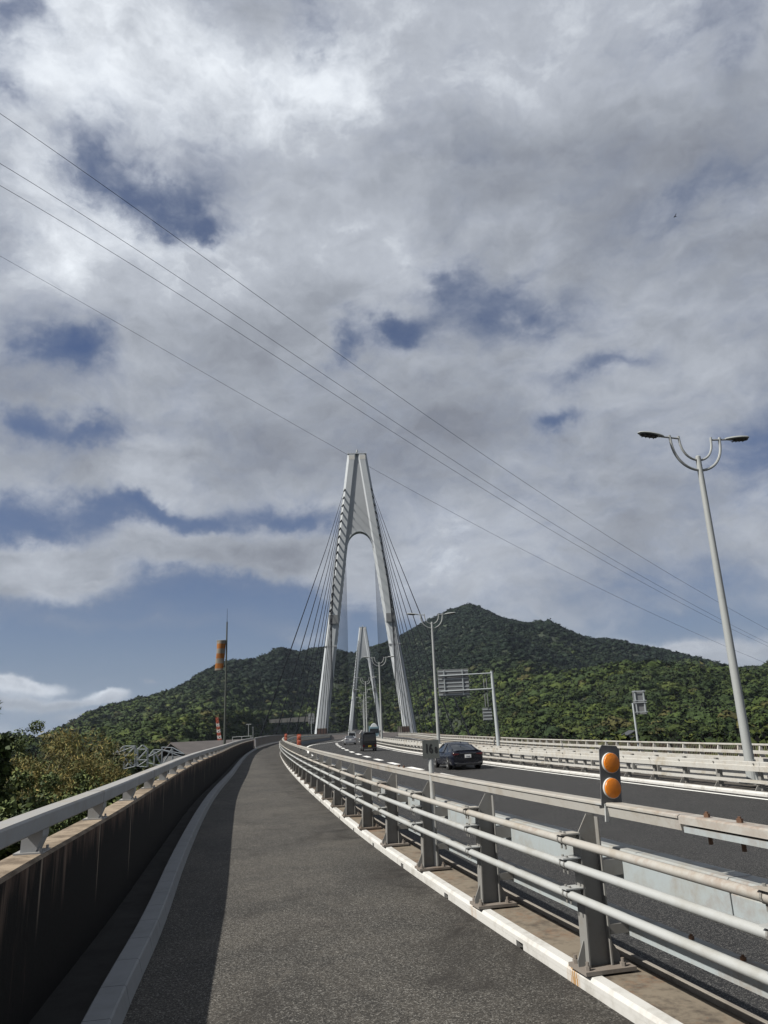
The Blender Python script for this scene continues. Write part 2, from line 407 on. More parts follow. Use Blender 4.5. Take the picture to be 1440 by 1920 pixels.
# ------------------------------------------------------------------ alignments (x as a function of y)
def hermite(pts):
    a = np.array(pts, float); x, y = a[:, 0], a[:, 1]; d = np.gradient(y, x)
    def F(q):
        q = min(max(q, x[0]), x[-1]); i = int(min(max(np.searchsorted(x, q)-1, 0), len(x)-2)); h = x[i+1]-x[i]; t = (q-x[i])/h
        return float((2*t**3-3*t*t+1)*y[i]+(t**3-2*t*t+t)*h*d[i]+(-2*t**3+3*t*t)*y[i+1]+(t**3-t*t)*h*d[i+1])
    return F
XR = hermite([(-15, 7.6), (0, 2.62), (4.95, 1.3), (8.24, .48), (11.9, -.36), (19.4, -1.87), (33.4, -4.46), (52, -7.6), (70, -10.36), (90, -12.9), (110, -14.8), (150, -17.6), (200, -19.6), (473, -29.1), (900, -44), (1363, -60.2), (1700, -72)])
XA = hermite([(-15, 23), (0, 17.6), (25.5, 11.6), (46, 7.5), (67.4, 3.97), (88, 1.0), (109.5, -1.61), (151.6, -5.1), (193.6, -7.1), (473, -16.9), (900, -31.8), (1363, -48), (1700, -59.8)])
XL = hermite([(-15, 5.0), (0, -.40), (4.9, -1.68), (7.49, -2.18), (10.82, -2.89), (20, -4.70), (35.2, -7.24), (52, -10.1), (69.4, -12.85), (90, -15.6), (110, -17.4), (150, -20.2), (200, -22.2), (473, -31.7), (900, -46.6), (1363, -62.8), (1700, -74.6)])
XW = hermite([(-15, 2.3), (0, -1.30), (4.7, -2.29), (8.2, -2.93), (12.5, -3.78), (20, -5.24), (35.2, -7.79), (52, -10.65), (69.4, -13.4), (87, -15.7), (110, -18.0)])
ZR = hermite([(-15, -.7), (0, -.7), (40, -.7), (80, -.68), (115, -.55), (160, -.72), (250, -1.2), (473, -1.7), (900, 0), (1363, .3), (1700, -2)])
def ZW(y): return ZR(y)+.7
def fr_(F, y):
    s = (F(y+.5)-F(y-.5)); n = math.hypot(1, s); return (1/n, -s/n), (s/n, 1/n)      # right normal, tangent
def P_(F, y, off):
    (nx, ny), _ = fr_(F, y); return F(y)+nx*off, y+ny*off
def bank(off, y):       # the curved approach is banked down to the right
    w = max(0., min(1., (190-y)/60.)); return -.035*max(0., off+0.)*w
def ys(y0, y1):
    o = []; y = y0
    while y < y1-1e-6:
        o.append(y); y += .7 if y < 25 else (1.5 if y < 70 else (4 if y < 200 else 20))
    o.append(y1); return o
def sweep(mb, F, prof, y0, y1, zf, closed=True, caps=True, yy=None, uvs=False, banked=False):
    yy = yy or ys(y0, y1); n = len(prof); vs = []; L = 0; uvl = []; pr = None
    for y in yy:
        z0 = zf(y)
        q0 = P_(F, y, 0)
        if pr is not None: L += math.hypot(q0[0]-pr[0], q0[1]-pr[1])
        pr = q0
        for i, (o_, z) in enumerate(prof):
            px, py = P_(F, y, o_); vs.append((px, py, z0+z+(bank(o_, y) if banked else 0))); uvl.append((L, i*.2))
    m_ = n if closed else n-1
    fs = [(i*n+j, i*n+(j+1) % n, (i+1)*n+(j+1) % n, (i+1)*n+j) for i in range(len(yy)-1) for j in range(m_)]
    if closed and caps: fs += [tuple(range(n)), tuple((len(yy)-1)*n+j for j in range(n-1, -1, -1))]
    o = len(mb.v)
    mb.add(vs, fs)
    if uvs: mb.uv = (mb.uv or [])+uvl
def rect(x0, x1, z0, z1): return [(x0, z0), (x1, z0), (x1, z1), (x0, z1)]
def circ(x, z, r, n=10): return [(x+r*math.cos(2*math.pi*i/n), z+r*math.sin(2*math.pi*i/n)) for i in range(n)]
def arcstep(F, y0, y1, ds):
    out = []; y = y0
    while y < y1:
        out.append(y); (_, t) = fr_(F, y); y += ds*t[1]
    return out

# ------------------------------------------------------------------ setting: ways
def structure(o): return tag(o, kind='structure')
# walkway: between XL and XR
mb = MB(); yy = ys(-14, 1690); vs = []
NX = 6
for y in yy:
    a = P_(XL, y, -.02); c_ = P_(XR, y, .03)
    for i in range(NX+1): t = i/NX; vs.append((a[0]+(c_[0]-a[0])*t, a[1]+(c_[1]-a[1])*t, ZW(y)))
mb.add(vs, [(i*(NX+1)+j, i*(NX+1)+j+1, (i+1)*(NX+1)+j+1, (i+1)*(NX+1)+j) for i in range(len(yy)-1) for j in range(NX)])
structure(mb.build('walkway', M_walk))
# carriageway
mb = MB(); vs = []; offs = [None, -8, -4, 0, 4, 8, 13.2]
for y in yy:
    for o_ in offs:
        if o_ is None: px, py = P_(XR, y, .74); zb = 0
        else: px, py = P_(XA, y, o_); zb = bank(o_, y)
        vs.append((px, py, ZR(y)+zb))
n = len(offs)
mb.add(vs, [(i*n+j, i*n+j+1, (i+1)*n+j+1, (i+1)*n+j) for i in range(len(yy)-1) for j in range(n-1)])
structure(mb.build('road', M_road))
# markings
mb = MB()
def strip(F, offf, w, y0, y1, lift=.006):
    yy = ys(y0, y1); vs = []
    if len(yy) < 3: yy = [y0, (y0+y1)/2, y1]
    for y in yy:
        o_ = offf(y) if callable(offf) else offf
        for q in (o_-w/2, o_+w/2):
            px, py = P_(F, y, q); vs.append((px, py, ZR(y)+bank(q, y)+lift))
    mb.add(vs, [(2*i, 2*i+1, 2*i+3, 2*i+2) for i in range(len(yy)-1)])
strip(XA, -1.5, .16, -14, 1500); strip(XA, 1.5, .16, 40, 1500)
strip(XA, 11.2, .16, 20, 1500)
Lf = hermite([(0, -10.4), (60, -10.3), (90, -10.6), (118, -10.6), (142, -9.6), (158, -7.8), (175, -6.3), (220, -6.0), (1500, -6.0)])
strip(XA, Lf, .30, 20, 1500, .012)
for y in arcstep(XA, 31.3, 150, 7.6):
    strip(XA, -6.0, .42, y, y+3.6)
for y in arcstep(XA, 40, 500, 20): strip(XA, 6.3, .15, y, y+8)
structure(mb.build('road_marking', M_mark, recalc=False))
# white kerb and concrete strip right of the walkway
mb = MB()
sweep(mb, XR, [(.05, .030), (.05, .060), (.070, .085), (.14, .088), (.14, .030)], -10, 420, ZW)
yk = 7.18-1.92*8
while yk < 420:
    L_ = 1.92*fr_(XR, yk)[1][1] if yk < 60 else 12
    sweep(mb, XR, [(.052, -.03), (.052, .0305), (.135, .0305), (.135, -.03)], yk+.13, yk+L_, ZW, yy=[yk+.13, yk+L_*.5, yk+L_]); yk += L_
structure(mb.build('kerb', M_kerbw))
mb = MB()
sweep(mb, XR, [(.136, .078), (.50, .078), (.50, -.30), (.136, -.30)], -14, 1690, ZW)
structure(mb.build('walkway_edge_strip', M_strip))
mb = MB()
sweep(mb, XR, [(.501, -.28), (.501, .105), (.508, .112), (.535, .112), (.540, .105), (.540, -.28)], -14, 1690, ZW)
structure(mb.build('edge_lip', M_conc))
mb = MB()
sweep(mb, XR, [(.543, -.13), (.76, -.13), (.76, -.9), (.543, -.9)], -14, 1690, ZW)
structure(mb.build('deck_ledge', M_ledge))
# left grey kerb (short blocks) and gutter
mb = MB()
for y in arcstep(XL, -8, 84, .62):
    L_ = .612*fr_(XL, y)[1][1]
    sweep(mb, XL, [(.005, -.02), (-.028, .112), (-.040, .122), (-.190, .122), (-.20, .112), (-.20, -.06)], y, y+L_, ZW, yy=[y, y+L_*.5, y+L_])
structure(mb.build('kerb', M_kerbg))
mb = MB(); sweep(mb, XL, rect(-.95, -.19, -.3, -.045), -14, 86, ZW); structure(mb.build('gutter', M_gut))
# median island
mb = MB(); y = -10
while y < 1500:
    L_ = 2.4 if y < 100 else 30
    sweep(mb, XA, [(-1.05, -.1), (-1.05, .07), (-.99, .115), (.99, .115), (1.05, .07), (1.05, -.1)], y, y+L_-.015, ZR, banked=True, yy=[y, y+L_/2, y+L_-.015]); y += L_
structure(mb.build('median_kerb', M_kerbw))
mb = MB(); sweep(mb, XA, [(-.86, .05), (-.86, .119), (.86, .119), (.86, .05)], -10, 1500, ZR, banked=True); structure(mb.build('median_strip', M_gut2))
mb = MB(); sweep(mb, XA, [(12.2, -.1), (12.2, .2), (13.1, .2), (13.1, -.1)], -10, 1500, ZR, banked=True); structure(mb.build('kerb', M_conc))
# deck girder
mb = MB()
sweep(mb, XA, [(-16.6, -.45), (-16.6, -1.2), (-10, -3.2), (10, -3.2), (16.2, -1.4), (16.2, -.45-.7), (12.9, -.75), (-12.4, -.75)], 82, 1690, ZR)
structure(mb.build('bridge_deck', M_towerd))
mb = MB(); sweep(mb, XA, [(-18.0, -.9), (-18.0, -3.5), (13.2, -4), (13.2, -1.3), (-12, -.8)], -14, 81.9, ZR); structure(mb.build('viaduct_deck', M_conc))

k = NB(M_kerbw.node_tree); p = M_kerbw.node_tree.nodes['Principled BSDF']
old = p.inputs['Base Color'].links[0].from_socket
c = k.n('ShaderNodeNewGeometry').outputs['Position']; amt = None
for (yy_, w_) in ((5.70, 1.), (7.62, .35)):
    q = P_(XR, yy_, .06); dv = k.sep(k.v('SUBTRACT', c, (q[0], q[1], .05)))
    dist = k.m('SQRT', k.m('ADD', k.m('MULTIPLY', dv[0], dv[0]), k.m('MULTIPLY', dv[1], dv[1])))
    m_ = k.m('MULTIPLY', k.mr(dist, .11, .045), w_)
    amt = m_ if amt is None else k.m('ADD', amt, m_)
stz = k.noise(k.v('MULTIPLY', c, (60., 60., 6.)), 1.0, 3, .6)
amt = k.m('MULTIPLY', amt, k.mr(stz, .42, .56, .1, .95), clamp=True)
k.put(p.inputs['Base Color'], k.mix(amt, old, (.26, .13, .022)))
mb = MB()
for yj in (47.5, 83.5):
    a_ = P_(XL, yj, 0); c_ = P_(XR, yj, .05)
    mb.add([(a_[0], a_[1]-.05, ZW(yj)+.006), (c_[0], c_[1]-.05, ZW(yj)+.006), (c_[0], c_[1]+.05, ZW(yj)+.006), (a_[0], a_[1]+.05, ZW(yj)+.006)], [(0, 1, 2, 3)])
structure(mb.build('expansion_joint', M_black, recalc=False))
# ------------------------------------------------------------------ left parapet wall with rail
w = thing('parapet_wall', 'dark stained concrete parapet wall with grey top rail along the left of the walkway', 'wall')
mb = MB(); sweep(mb, XW, [(0, -.30), (0, .935), (-.015, .95), (-.245, .95), (-.26, .935), (-.26, -1.3)], -14, 86, ZW, uvs=True)
mb.build('wall', M_wall, w)
mb = MB(); sweep(mb, XW, [(-.04, 1.105), (-.03, 1.115), (-.03, 1.205), (-.045, 1.22), (-.185, 1.22), (-.20, 1.205), (-.20, 1.115), (-.19, 1.105)], -14, 86, ZW)
mb.build('handrail', M_railL, w, smooth=True)
mb = MB()
mb.prism([(-.085, .960), (-.185, .960), (-.185, 1.104), (-.045, 1.104), (-.045, 1.06)], -.085, .085)
mb.prism([(-.11, .951), (.11, .951), (.11, .962), (-.11, .962)], -.225, -.03, 'x')
for y_ in (-.098, .098): mb.tube([(-.05, y_, .955), (-.05, y_, .985)], .010, 6)
br0 = mb.build('bracket', M_railL)
br0.parent = w
first = True; yb = 5.72-2.2*3*.98; allb = []
while yb < 86:
    allb.append(yb); yb += 2.2*fr_(XW, yb)[1][1]
for i, y in enumerate(allb[:100]):
    o = br0 if first else br0.copy()
    if not first: COL.objects.link(o); o.parent = w
    first = False
    (_, t) = fr_(XW, y); o.location = (XW(y), y, ZW(y)); o.rotation_euler = (0, 0, math.atan2(-t[0], t[1]))
for y in arcstep(XW, 7.9-4.4*2, 60, 4.4):
    mb = MB(); sweep(mb, XW, [(-.028, 1.103), (-.028, 1.2222), (-.202, 1.2222), (-.202, 1.103)], y, y+.008, ZW, yy=[y, y+.008])
    mb.build('rail_joint', M_post, w)

# ------------------------------------------------------------------ railing between walkway and road
g = thing('guard_railing', 'rusty grey steel railing with three round pipes between the walkway and the road', 'railing')
pz = (.905, .75, .56)
for z in pz:
    mb = MB(); sweep(mb, XR, circ(.02, z, .0275), -12, 700, ZW); o = mb.build('pipe', M_pipe if z < .8 else M_beamtop, g, smooth=True)
TB = [(.255, 1.065), (.275, 1.065), (.275, 1.135), (.355, 1.135), (.355, 1.148), (.25, 1.152), (.235, 1.144), (.235, 1.132), (.245, 1.128)]
mb = MB(); sweep(mb, XR, TB, 4.56, 700, ZW)
mb.build('top_beam', M_beamtop, g)
mb = MB(); sweep(mb, XR, [(.235, 1.105), (.355, 1.105), (.355, 1.148), (.25, 1.152), (.235, 1.144)], -12, 4.55, ZW); mb.build('top_beam', M_beamtop, g)
mb = MB(); sweep(mb, XR, [(.24, 1.06), (.24, 1.092), (.35, 1.092), (.35, 1.06)], -12, 4.52, ZW); mb.build('splice_channel', M_beam, g)
def boxbeam(x0, x1, z0, z1): return [(x0, z0), (x0, z1-.01), (x0+.01, z1), (x1-.01, z1), (x1, z1-.01), (x1, z0)]
mb = MB(); sweep(mb, XR, boxbeam(.43, .60, .605, .82), 4.462, 700, ZW); mb.build('crash_beam', M_beam, g)
mb = MB(); sweep(mb, XR, boxbeam(.43, .60, .605, .745), -12, 4.45, ZW); mb.build('crash_beam', M_beam, g)
mb = MB(); sweep(mb, XR, boxbeam(.425, .60, .753, .82), -12, 4.45, ZW); mb.build('crash_beam_cap', M_beam, g)
mb = MB(); sweep(mb, XR, boxbeam(.42, .58, .28, .375), -12, 700, ZW); mb.build('crash_beam', M_beam, g)
for yj, zt in ((4.2, .822), (3.85, .822), (4.38, 1.152), (4.12, 1.152), (3.86, 1.152), (11.0, 1.152), (11.3, 1.152), (5.0, .376), (4.55, .376)):
    xo = .52 if zt < 1 else .30
    px, py = P_(XR, yj, xo); mb = MB(); mb.tube([(px, py, zt-.01), (px, py, zt+.018)], .017, 6); mb.tube([(px, py, zt+.01), (px, py, zt+.028)], .009, 6)
    if 3.8 < yj < 4.5 and zt > 1: mb.tube([(px, py, 1.01), (px, py, 1.15)], .012, 6)
    mb.build('bolt', M_bolt, g)

mb = MB()
mb.prism([(.105, .115), (.265, .115), (.275, 1.055), (.215, 1.06), (.13, .93)], -.005, .005)     # web
mb.prism([(.095, .115), (.106, .115), (.131, .93), (.120, .93)], -.055, .055)                      # walkway-side flange
mb.prism([(.264, .115), (.275, .115), (.285, 1.04), (.274, 1.04)], -.050, .050)                     # road-side flange
mb.prism([(.095, .115), (.04, .115), (.04, .155), (.095, .27)], -.005, .005)                        # gussets
mb.prism([(.275, .115), (.355, .115), (.355, .165), (.275, .29)], -.005, .005)
mb.box(.28, .428, -.05, .05, .66, .76); mb.box(.28, .418, -.05, .05, .30, .36)
post0 = mb.build('post', M_post, None)
mb = MB(); mb.box(.03, .40, -.125, .125, .092, .116)
for x_, y_ in ((.065, -.085), (.065, .085), (.325, -.085), (.325, .085)):
    mb.tube([(x_, y_, .11), (x_, y_, .140)], .020, 6); mb.tube([(x_, y_, .13), (x_, y_, .165)], .011, 6)
plate0 = mb.build('base_plate', M_plate, post0)
for z in pz:
    mb = MB(); mb.box(-.02, .125, -.055, .055, z+.034, z+.043); mb.box(.05, .125, -.01, .01, z-.03, z+.033)
    br_ = mb.build('bracket', M_pipe if z < .8 else M_beamtop, post0)
    mb = MB(); mb.tube([(.02, .03-.007, z), (.02, .03+.007, z)], .032, 12); mb.tube([(.02, -.03-.007, z), (.02, -.03+.007, z)], .032, 12); mb.box(.012, .028, -.036, .036, z+.027, z+.034)
    for dy_ in (-.03, .03): mb.tube([(.02, dy_, z-.06), (.02, dy_, z-.03)], .007, 6); mb.tube([(.02, dy_, z+.03), (.02, dy_, z+.055)], .009, 6)
    mb.build('clamp', M_post, post0)
post0.parent = g
far0 = None
yq = 5.59; back = []
for _ in range(4): yq -= 2.0*fr_(XR, yq)[1][1]; back.append(yq)
pys = back[::-1]+arcstep(XR, 5.59, 700, 2.0)
def place(o, y, F=XR):
    (_, t) = fr_(F, y); o.location = (F(y), y, ZW(y) if F is XR else ZR(y)); o.rotation_euler = (0, 0, math.atan2(-t[0], t[1]))
near_posts = [y for y in pys if y < 60]
for i, y in enumerate(near_posts):
    if i == 0: place(post0, y); continue
    c = link_copy(post0, g); place(c, y)
mbf = MB(); mbf.box(.17, .39, -.05, .05, .12, .9); mbf.prism([(.17, .9), (.39, .9), (.39, 1.05), (.30, 1.05)], -.02, .02); mbf.box(.05, .5, -.1, .1, .12, .155)
mid = [y for y in pys if y >= 60]
o0 = mbf.build('post', M_post, g); place(o0, mid[0])
k2 = 100-len(near_posts)
for y in mid[1:k2]:
    c = o0.copy(); COL.objects.link(c); c.parent = g; place(c, y)
mb = MB()
for y in mid[k2:]:
    px, py = P_(XR, y, .28); z = ZW(y); mb.box(px-.11, px+.11, py-.05, py+.05, z, z+1.05)
tag(mb.build('post', M_post, g), kind='stuff')

# ------------------------------------------------------------------ bridge walkway outer fence (rusty panels) on the left
g2 = thing('bridge_fence', 'rust brown panelled fence at the far left bend of the walkway', 'fence')
mb = MB(); sweep(mb, XL, rect(-.34, -.30, .20, 1.08), 86.5, 150, ZW); mb.build('panel', M_rust_fence, g2)
mb = MB(); sweep(mb, XL, rect(-.42, -.25, 1.12, 1.20), 86.2, 1690, ZW); sweep(mb, XL, rect(-.36, -.31, .12, .17), 86.2, 1690, ZW); mb.build('rail', M_railL, g2)
mb = MB(); mb.box(-.36, -.24, -.05, .05, 0, 1.12); p0 = mb.build('post', M_railL, g2)
yl = arcstep(XL, 86.4, 400, 2.0)
for i, y in enumerate(yl[:98]):
    c = p0 if i == 0 else p0.copy()
    if i: COL.objects.link(c); c.parent = g2
    (_, t) = fr_(XL, y); c.location = (XL(y), y, ZW(y)); c.rotation_euler = (0, 0, math.atan2(-t[0], t[1]))
mb = MB(); sweep(mb, XL, rect(-.32, -.16, 0, .12), 86.2, 1690, ZW); mb.build('fence_kerb', M_kerbw, g2)
mb = MB()
for y in arcstep(XL, 150, 420, .5):
    px, py = P_(XL, y, -.33); mb.box(px-.012, px+.012, py-.012, py+.012, ZW(y)+.15, ZW(y)+1.13)
tag(mb.build('baluster', M_railL, g2), kind='stuff')

# ------------------------------------------------------------------ median barriers (white)
def barrier(name, label, side, y0, y1):
    t_ = thing(name, label, 'guard rail')
    s = side; X0 = -.78*s if False else .80*s
    def bx(a, c): return (X0+a*s, X0+c*s)
    a, c = bx(-.08, .06); a, c = min(a, c), max(a, c)
    mb = MB(); y = y0
    prof = [(a, .68), (a, .83), (a+.035, .85), (a+.035, .95), (a+.05, .965), (c, .965), (c, .68)] if s < 0 else [(c, .68), (c, .83), (c-.035, .85), (c-.035, .95), (c-.05, .965), (a, .965), (a, .68)]
    while y < y1:
        L_ = 6.0 if y < 120 else 60
        sweep(mb, XA, prof, y, min(y+L_-.012, y1), ZR, banked=True); y += L_
    mb.build('upper_beam', M_white, t_)
    mb = MB(); sweep(mb, XA, rect(min(*bx(-.02, .06)), max(*bx(-.02, .06)), (.33), .425), y0, y1, ZR, banked=True); mb.build('lower_beam', M_white, t_)
    pq = MB(); q0, q1 = sorted(bx(-.20, -.09))
    pq.box(q0, q1, -.06, .06, .12, .93); pq.box(q0-.02, q1+.02, -.07, .07, .112, .15)
    e0, e1 = sorted(bx(-.10, .14)); pq.prism([(e0, .121), (e1, .121), ((e0+e1)/2, .28)] , -.012, .012)
    po = pq.build('post', M_post, t_)
    yl = arcstep(XA, y0+.5, y1, 2.0)
    for i, y in enumerate(yl[:100]):
        cc = po if i == 0 else po.copy()
        if i: COL.objects.link(cc); cc.parent = t_
        (_, t) = fr_(XA, y); cc.location = (XA(y), y, ZR(y)+bank(X0, y)); cc.rotation_euler = (0, 0, math.atan2(-t[0], t[1]))
    mb = MB()
    for y in yl[100:]:
        px, py = P_(XA, y, X0-.15*s); z = ZR(y); mb.box(px-.06, px+.06, py-.06, py+.06, z, z+1)
    if yl[100:]: tag(mb.build('post', M_white, t_), kind='stuff')
    mb = MB()
    for y in yl[:60]:
        px, py = P_(XA, y, X0+.063*s); z = ZR(y)+bank(X0, y)
        qx, qy = P_(XA, y, X0+.037*s); mb.tube([(qx, qy, z+.90), (px+(px-qx)*.2, py, z+.90)], .028, 6)
    mb.build('bolt', M_post, t_)
    return t_
barrier('median_guard_rail', 'white double-beam guard rail on the near side of the median, beside the lamp posts', -1, 12, 700)
barrier('median_guard_rail', 'white double-beam guard rail on the far side of the median, behind the first one', 1, 12, 700)
# outer barrier on the right of the opposite carriageway
t_ = thing('outer_guard_rail', 'white guard rail with slanted posts along the far edge of the opposite carriageway', 'guard rail')
mb = MB(); sweep(mb, XA, boxbeam(12.30, 12.44, .62, .80), 15, 700, ZR, banked=True); mb.build('middle_beam', M_white, t_)
mb = MB(); sweep(mb, XA, boxbeam(12.46, 12.58, 1.08, 1.17), 15, 700, ZR, banked=True); mb.build('top_beam', M_white, t_)
mb = MB(); sweep(mb, XA, boxbeam(12.32, 12.44, .34, .44), 15, 700, ZR, banked=True); mb.build('lower_beam', M_white, t_)
pq = MB(); pq.prism([(12.44, .2), (12.75, .2), (12.70, .75), (12.60, 1.08), (12.50, 1.08), (12.44, .8)], -.05, .05)
po = pq.build('post', M_white, t_)
yl = arcstep(XA, 16, 700, 2.0)
for i, y in enumerate(yl[:100]):
    cc = po if i == 0 else po.copy()
    if i: COL.objects.link(cc); cc.parent = t_
    (_, t) = fr_(XA, y); cc.location = (XA(y), y, ZR(y)+bank(12.5, y)); cc.rotation_euler = (0, 0, math.atan2(-t[0], t[1]))
mb = MB()
for y in yl[100:]:
    px, py = P_(XA, y, 12.6); mb.box(px-.1, px+.1, py-.05, py+.05, ZR(y), ZR(y)+1.05)
tag(mb.build('post', M_white, t_), kind='stuff')
t_ = thing('walkway_fence', 'low brown picket fence beyond the outer guard rail, partly hidden by it', 'fence')
mb = MB(); sweep(mb, XA, rect(15.6, 15.68, .98, 1.05), 15, 700, ZR, banked=True); sweep(mb, XA, rect(15.6, 15.68, .1, .15), 15, 700, ZR, banked=True); mb.build('rail', M_rust_fence, t_)
mb = MB()
for y in arcstep(XA, 18, 260, .22):
    px, py = P_(XA, y, 15.64); z = ZR(y)+bank(15.64, y); mb.box(px-.015, px+.015, py-.015, py+.015, z+.1, z+1.0)
tag(mb.build('picket', M_rust_fence, t_, recalc=False), kind='stuff')
mb = MB(); sweep(mb, XA, rect(13.1, 15.9, -.4, .1), -10, 700, ZR, banked=True); structure(mb.build('pavement', M_conc))

# ------------------------------------------------------------------ street lamps on the median
def lamp_proto():
    root = thing('street_lamp', 'x', 'street lamp', group='double-armed street lamps along the median')
    mb = MB(); H = 11.5
    mb.tube([(0, 0, .9), (0, 0, H-.05), (0, 0, H), (0, 0, H+.04)], [.155, .095, .095, .06], 16); mb.build('pole', M_lamp, root, smooth=True)
    mb = MB(); mb.tube([(0, 0, .2), (0, 0, .95)], [.19, .17], 16); mb.prism([(-.3, .2), (.3, .2), (.12, .62), (-.12, .62)], -.015, .015); mb.prism([(-.3, .2), (.3, .2), (.12, .62), (-.12, .62)], -.015, .015, 'x'); mb.box(-.3, .3, -.3, .3, .215, .25)
    mb.build('base', M_lamp, root)
    for (wd, dp, zt, r) in ((1.02, 1.22, H-.52, .05), (.66, .82, H-.13, .042)):
        mb = MB(); pts = []
        for i in range(25):
            a = math.pi*i/24; pts.append((-math.cos(a)*wd, 0, zt+dp*(1-math.sin(a)**.85)))
        pts = [(-wd*1.02, 0, zt+dp+.10)]+pts+[(wd*1.02, 0, zt+dp+.10)]
        mb.tube(pts, r, 8); mb.build('arc_arm', M_lamp, root, smooth=True)
    for s in (-1, 1):
        mb = MB(); z = H+.69
        mb.tube([(s*.64, 0, z), (s*1.35, 0, z+.05)], .035, 8); mb.build('crossbar', M_lamp, root, smooth=True)
        # cobra head: flattened drop
        vs = []; N = 12; rings = [(0, .05, .05), (.10, .10, .07), (.30, .16, .085), (.60, .19, .09), (.85, .16, .075), (.98, .09, .045), (1.02, .02, .015)]
        for (t, w_, h_) in rings:
            for j in range(N):
                a = 2*math.pi*j/N; zz_ = math.sin(a)*h_; zz_ = zz_*(1.0 if zz_ > 0 else .45)
                vs.append((s*(1.28+t), math.cos(a)*w_, z+.06+t*.10+zz_))
        fs = [(i*N+j, i*N+(j+1) % N, (i+1)*N+(j+1) % N, (i+1)*N+j) for i in range(len(rings)-1) for j in range(N)]+[tuple(range(N)), tuple((len(rings)-1)*N+j for j in range(N))]
        mb = MB(); mb.add(vs, fs); hd = mb.build('lamp_head', M_lamp, root, smooth=True)
        mb = MB(); vs = []; rr = [(.28, .10), (.45, .15), (.75, .155), (.93, .08)]
        for (t, w_) in rr:
            for q in (-1, 1): vs.append((s*(1.28+t), q*w_, z+.012+t*.10))
            for q in (-.6, .6): vs.append((s*(1.28+t), q*w_, z-.03+t*.10))
        fs = []
        for i in range(3):
            a0 = i*4; b0 = a0+4
            fs += [(a0, a0+2, b0+2, b0), (a0+2, a0+3, b0+3, b0+2), (a0+3, a0+1, b0+1, b0+3)]
        mb.add(vs, fs); mb.build('lens', M_dark, hd)
        mb = MB()
        for t in (.35, .5, .65, .8): mb.box(*sorted((s*(1.28+t), s*(1.30+t))), -.12, .12, z-.045+t*.10, z-.015+t*.10)
        mb.build('lens_rib', M_dark, hd)
    return root
ords = ['nearest', 'second', 'third', 'fourth', 'fifth', 'sixth', 'seventh', 'eighth', 'ninth', 'tenth', 'eleventh', 'twelfth', 'thirteenth', 'fourteenth', 'fifteenth', 'sixteenth']
proto = lamp_proto()
for i in range(16):
    y = 25.5+42*i
    o = proto if i == 0 else link_copy(proto)
    (_, t) = fr_(XA, y); o.location = (XA(y), y, ZR(y)); o.rotation_euler = (0, 0, math.atan2(-t[0], t[1]))
    o['label'] = ('tall nearest double-armed street lamp at the right edge of the photo' if i == 0 else
                  'second nearest double-armed street lamp, standing right behind the dark sedan' if i == 1 else
                  ords[i]+' street lamp from the camera along the median, seen towards the bridge towers')

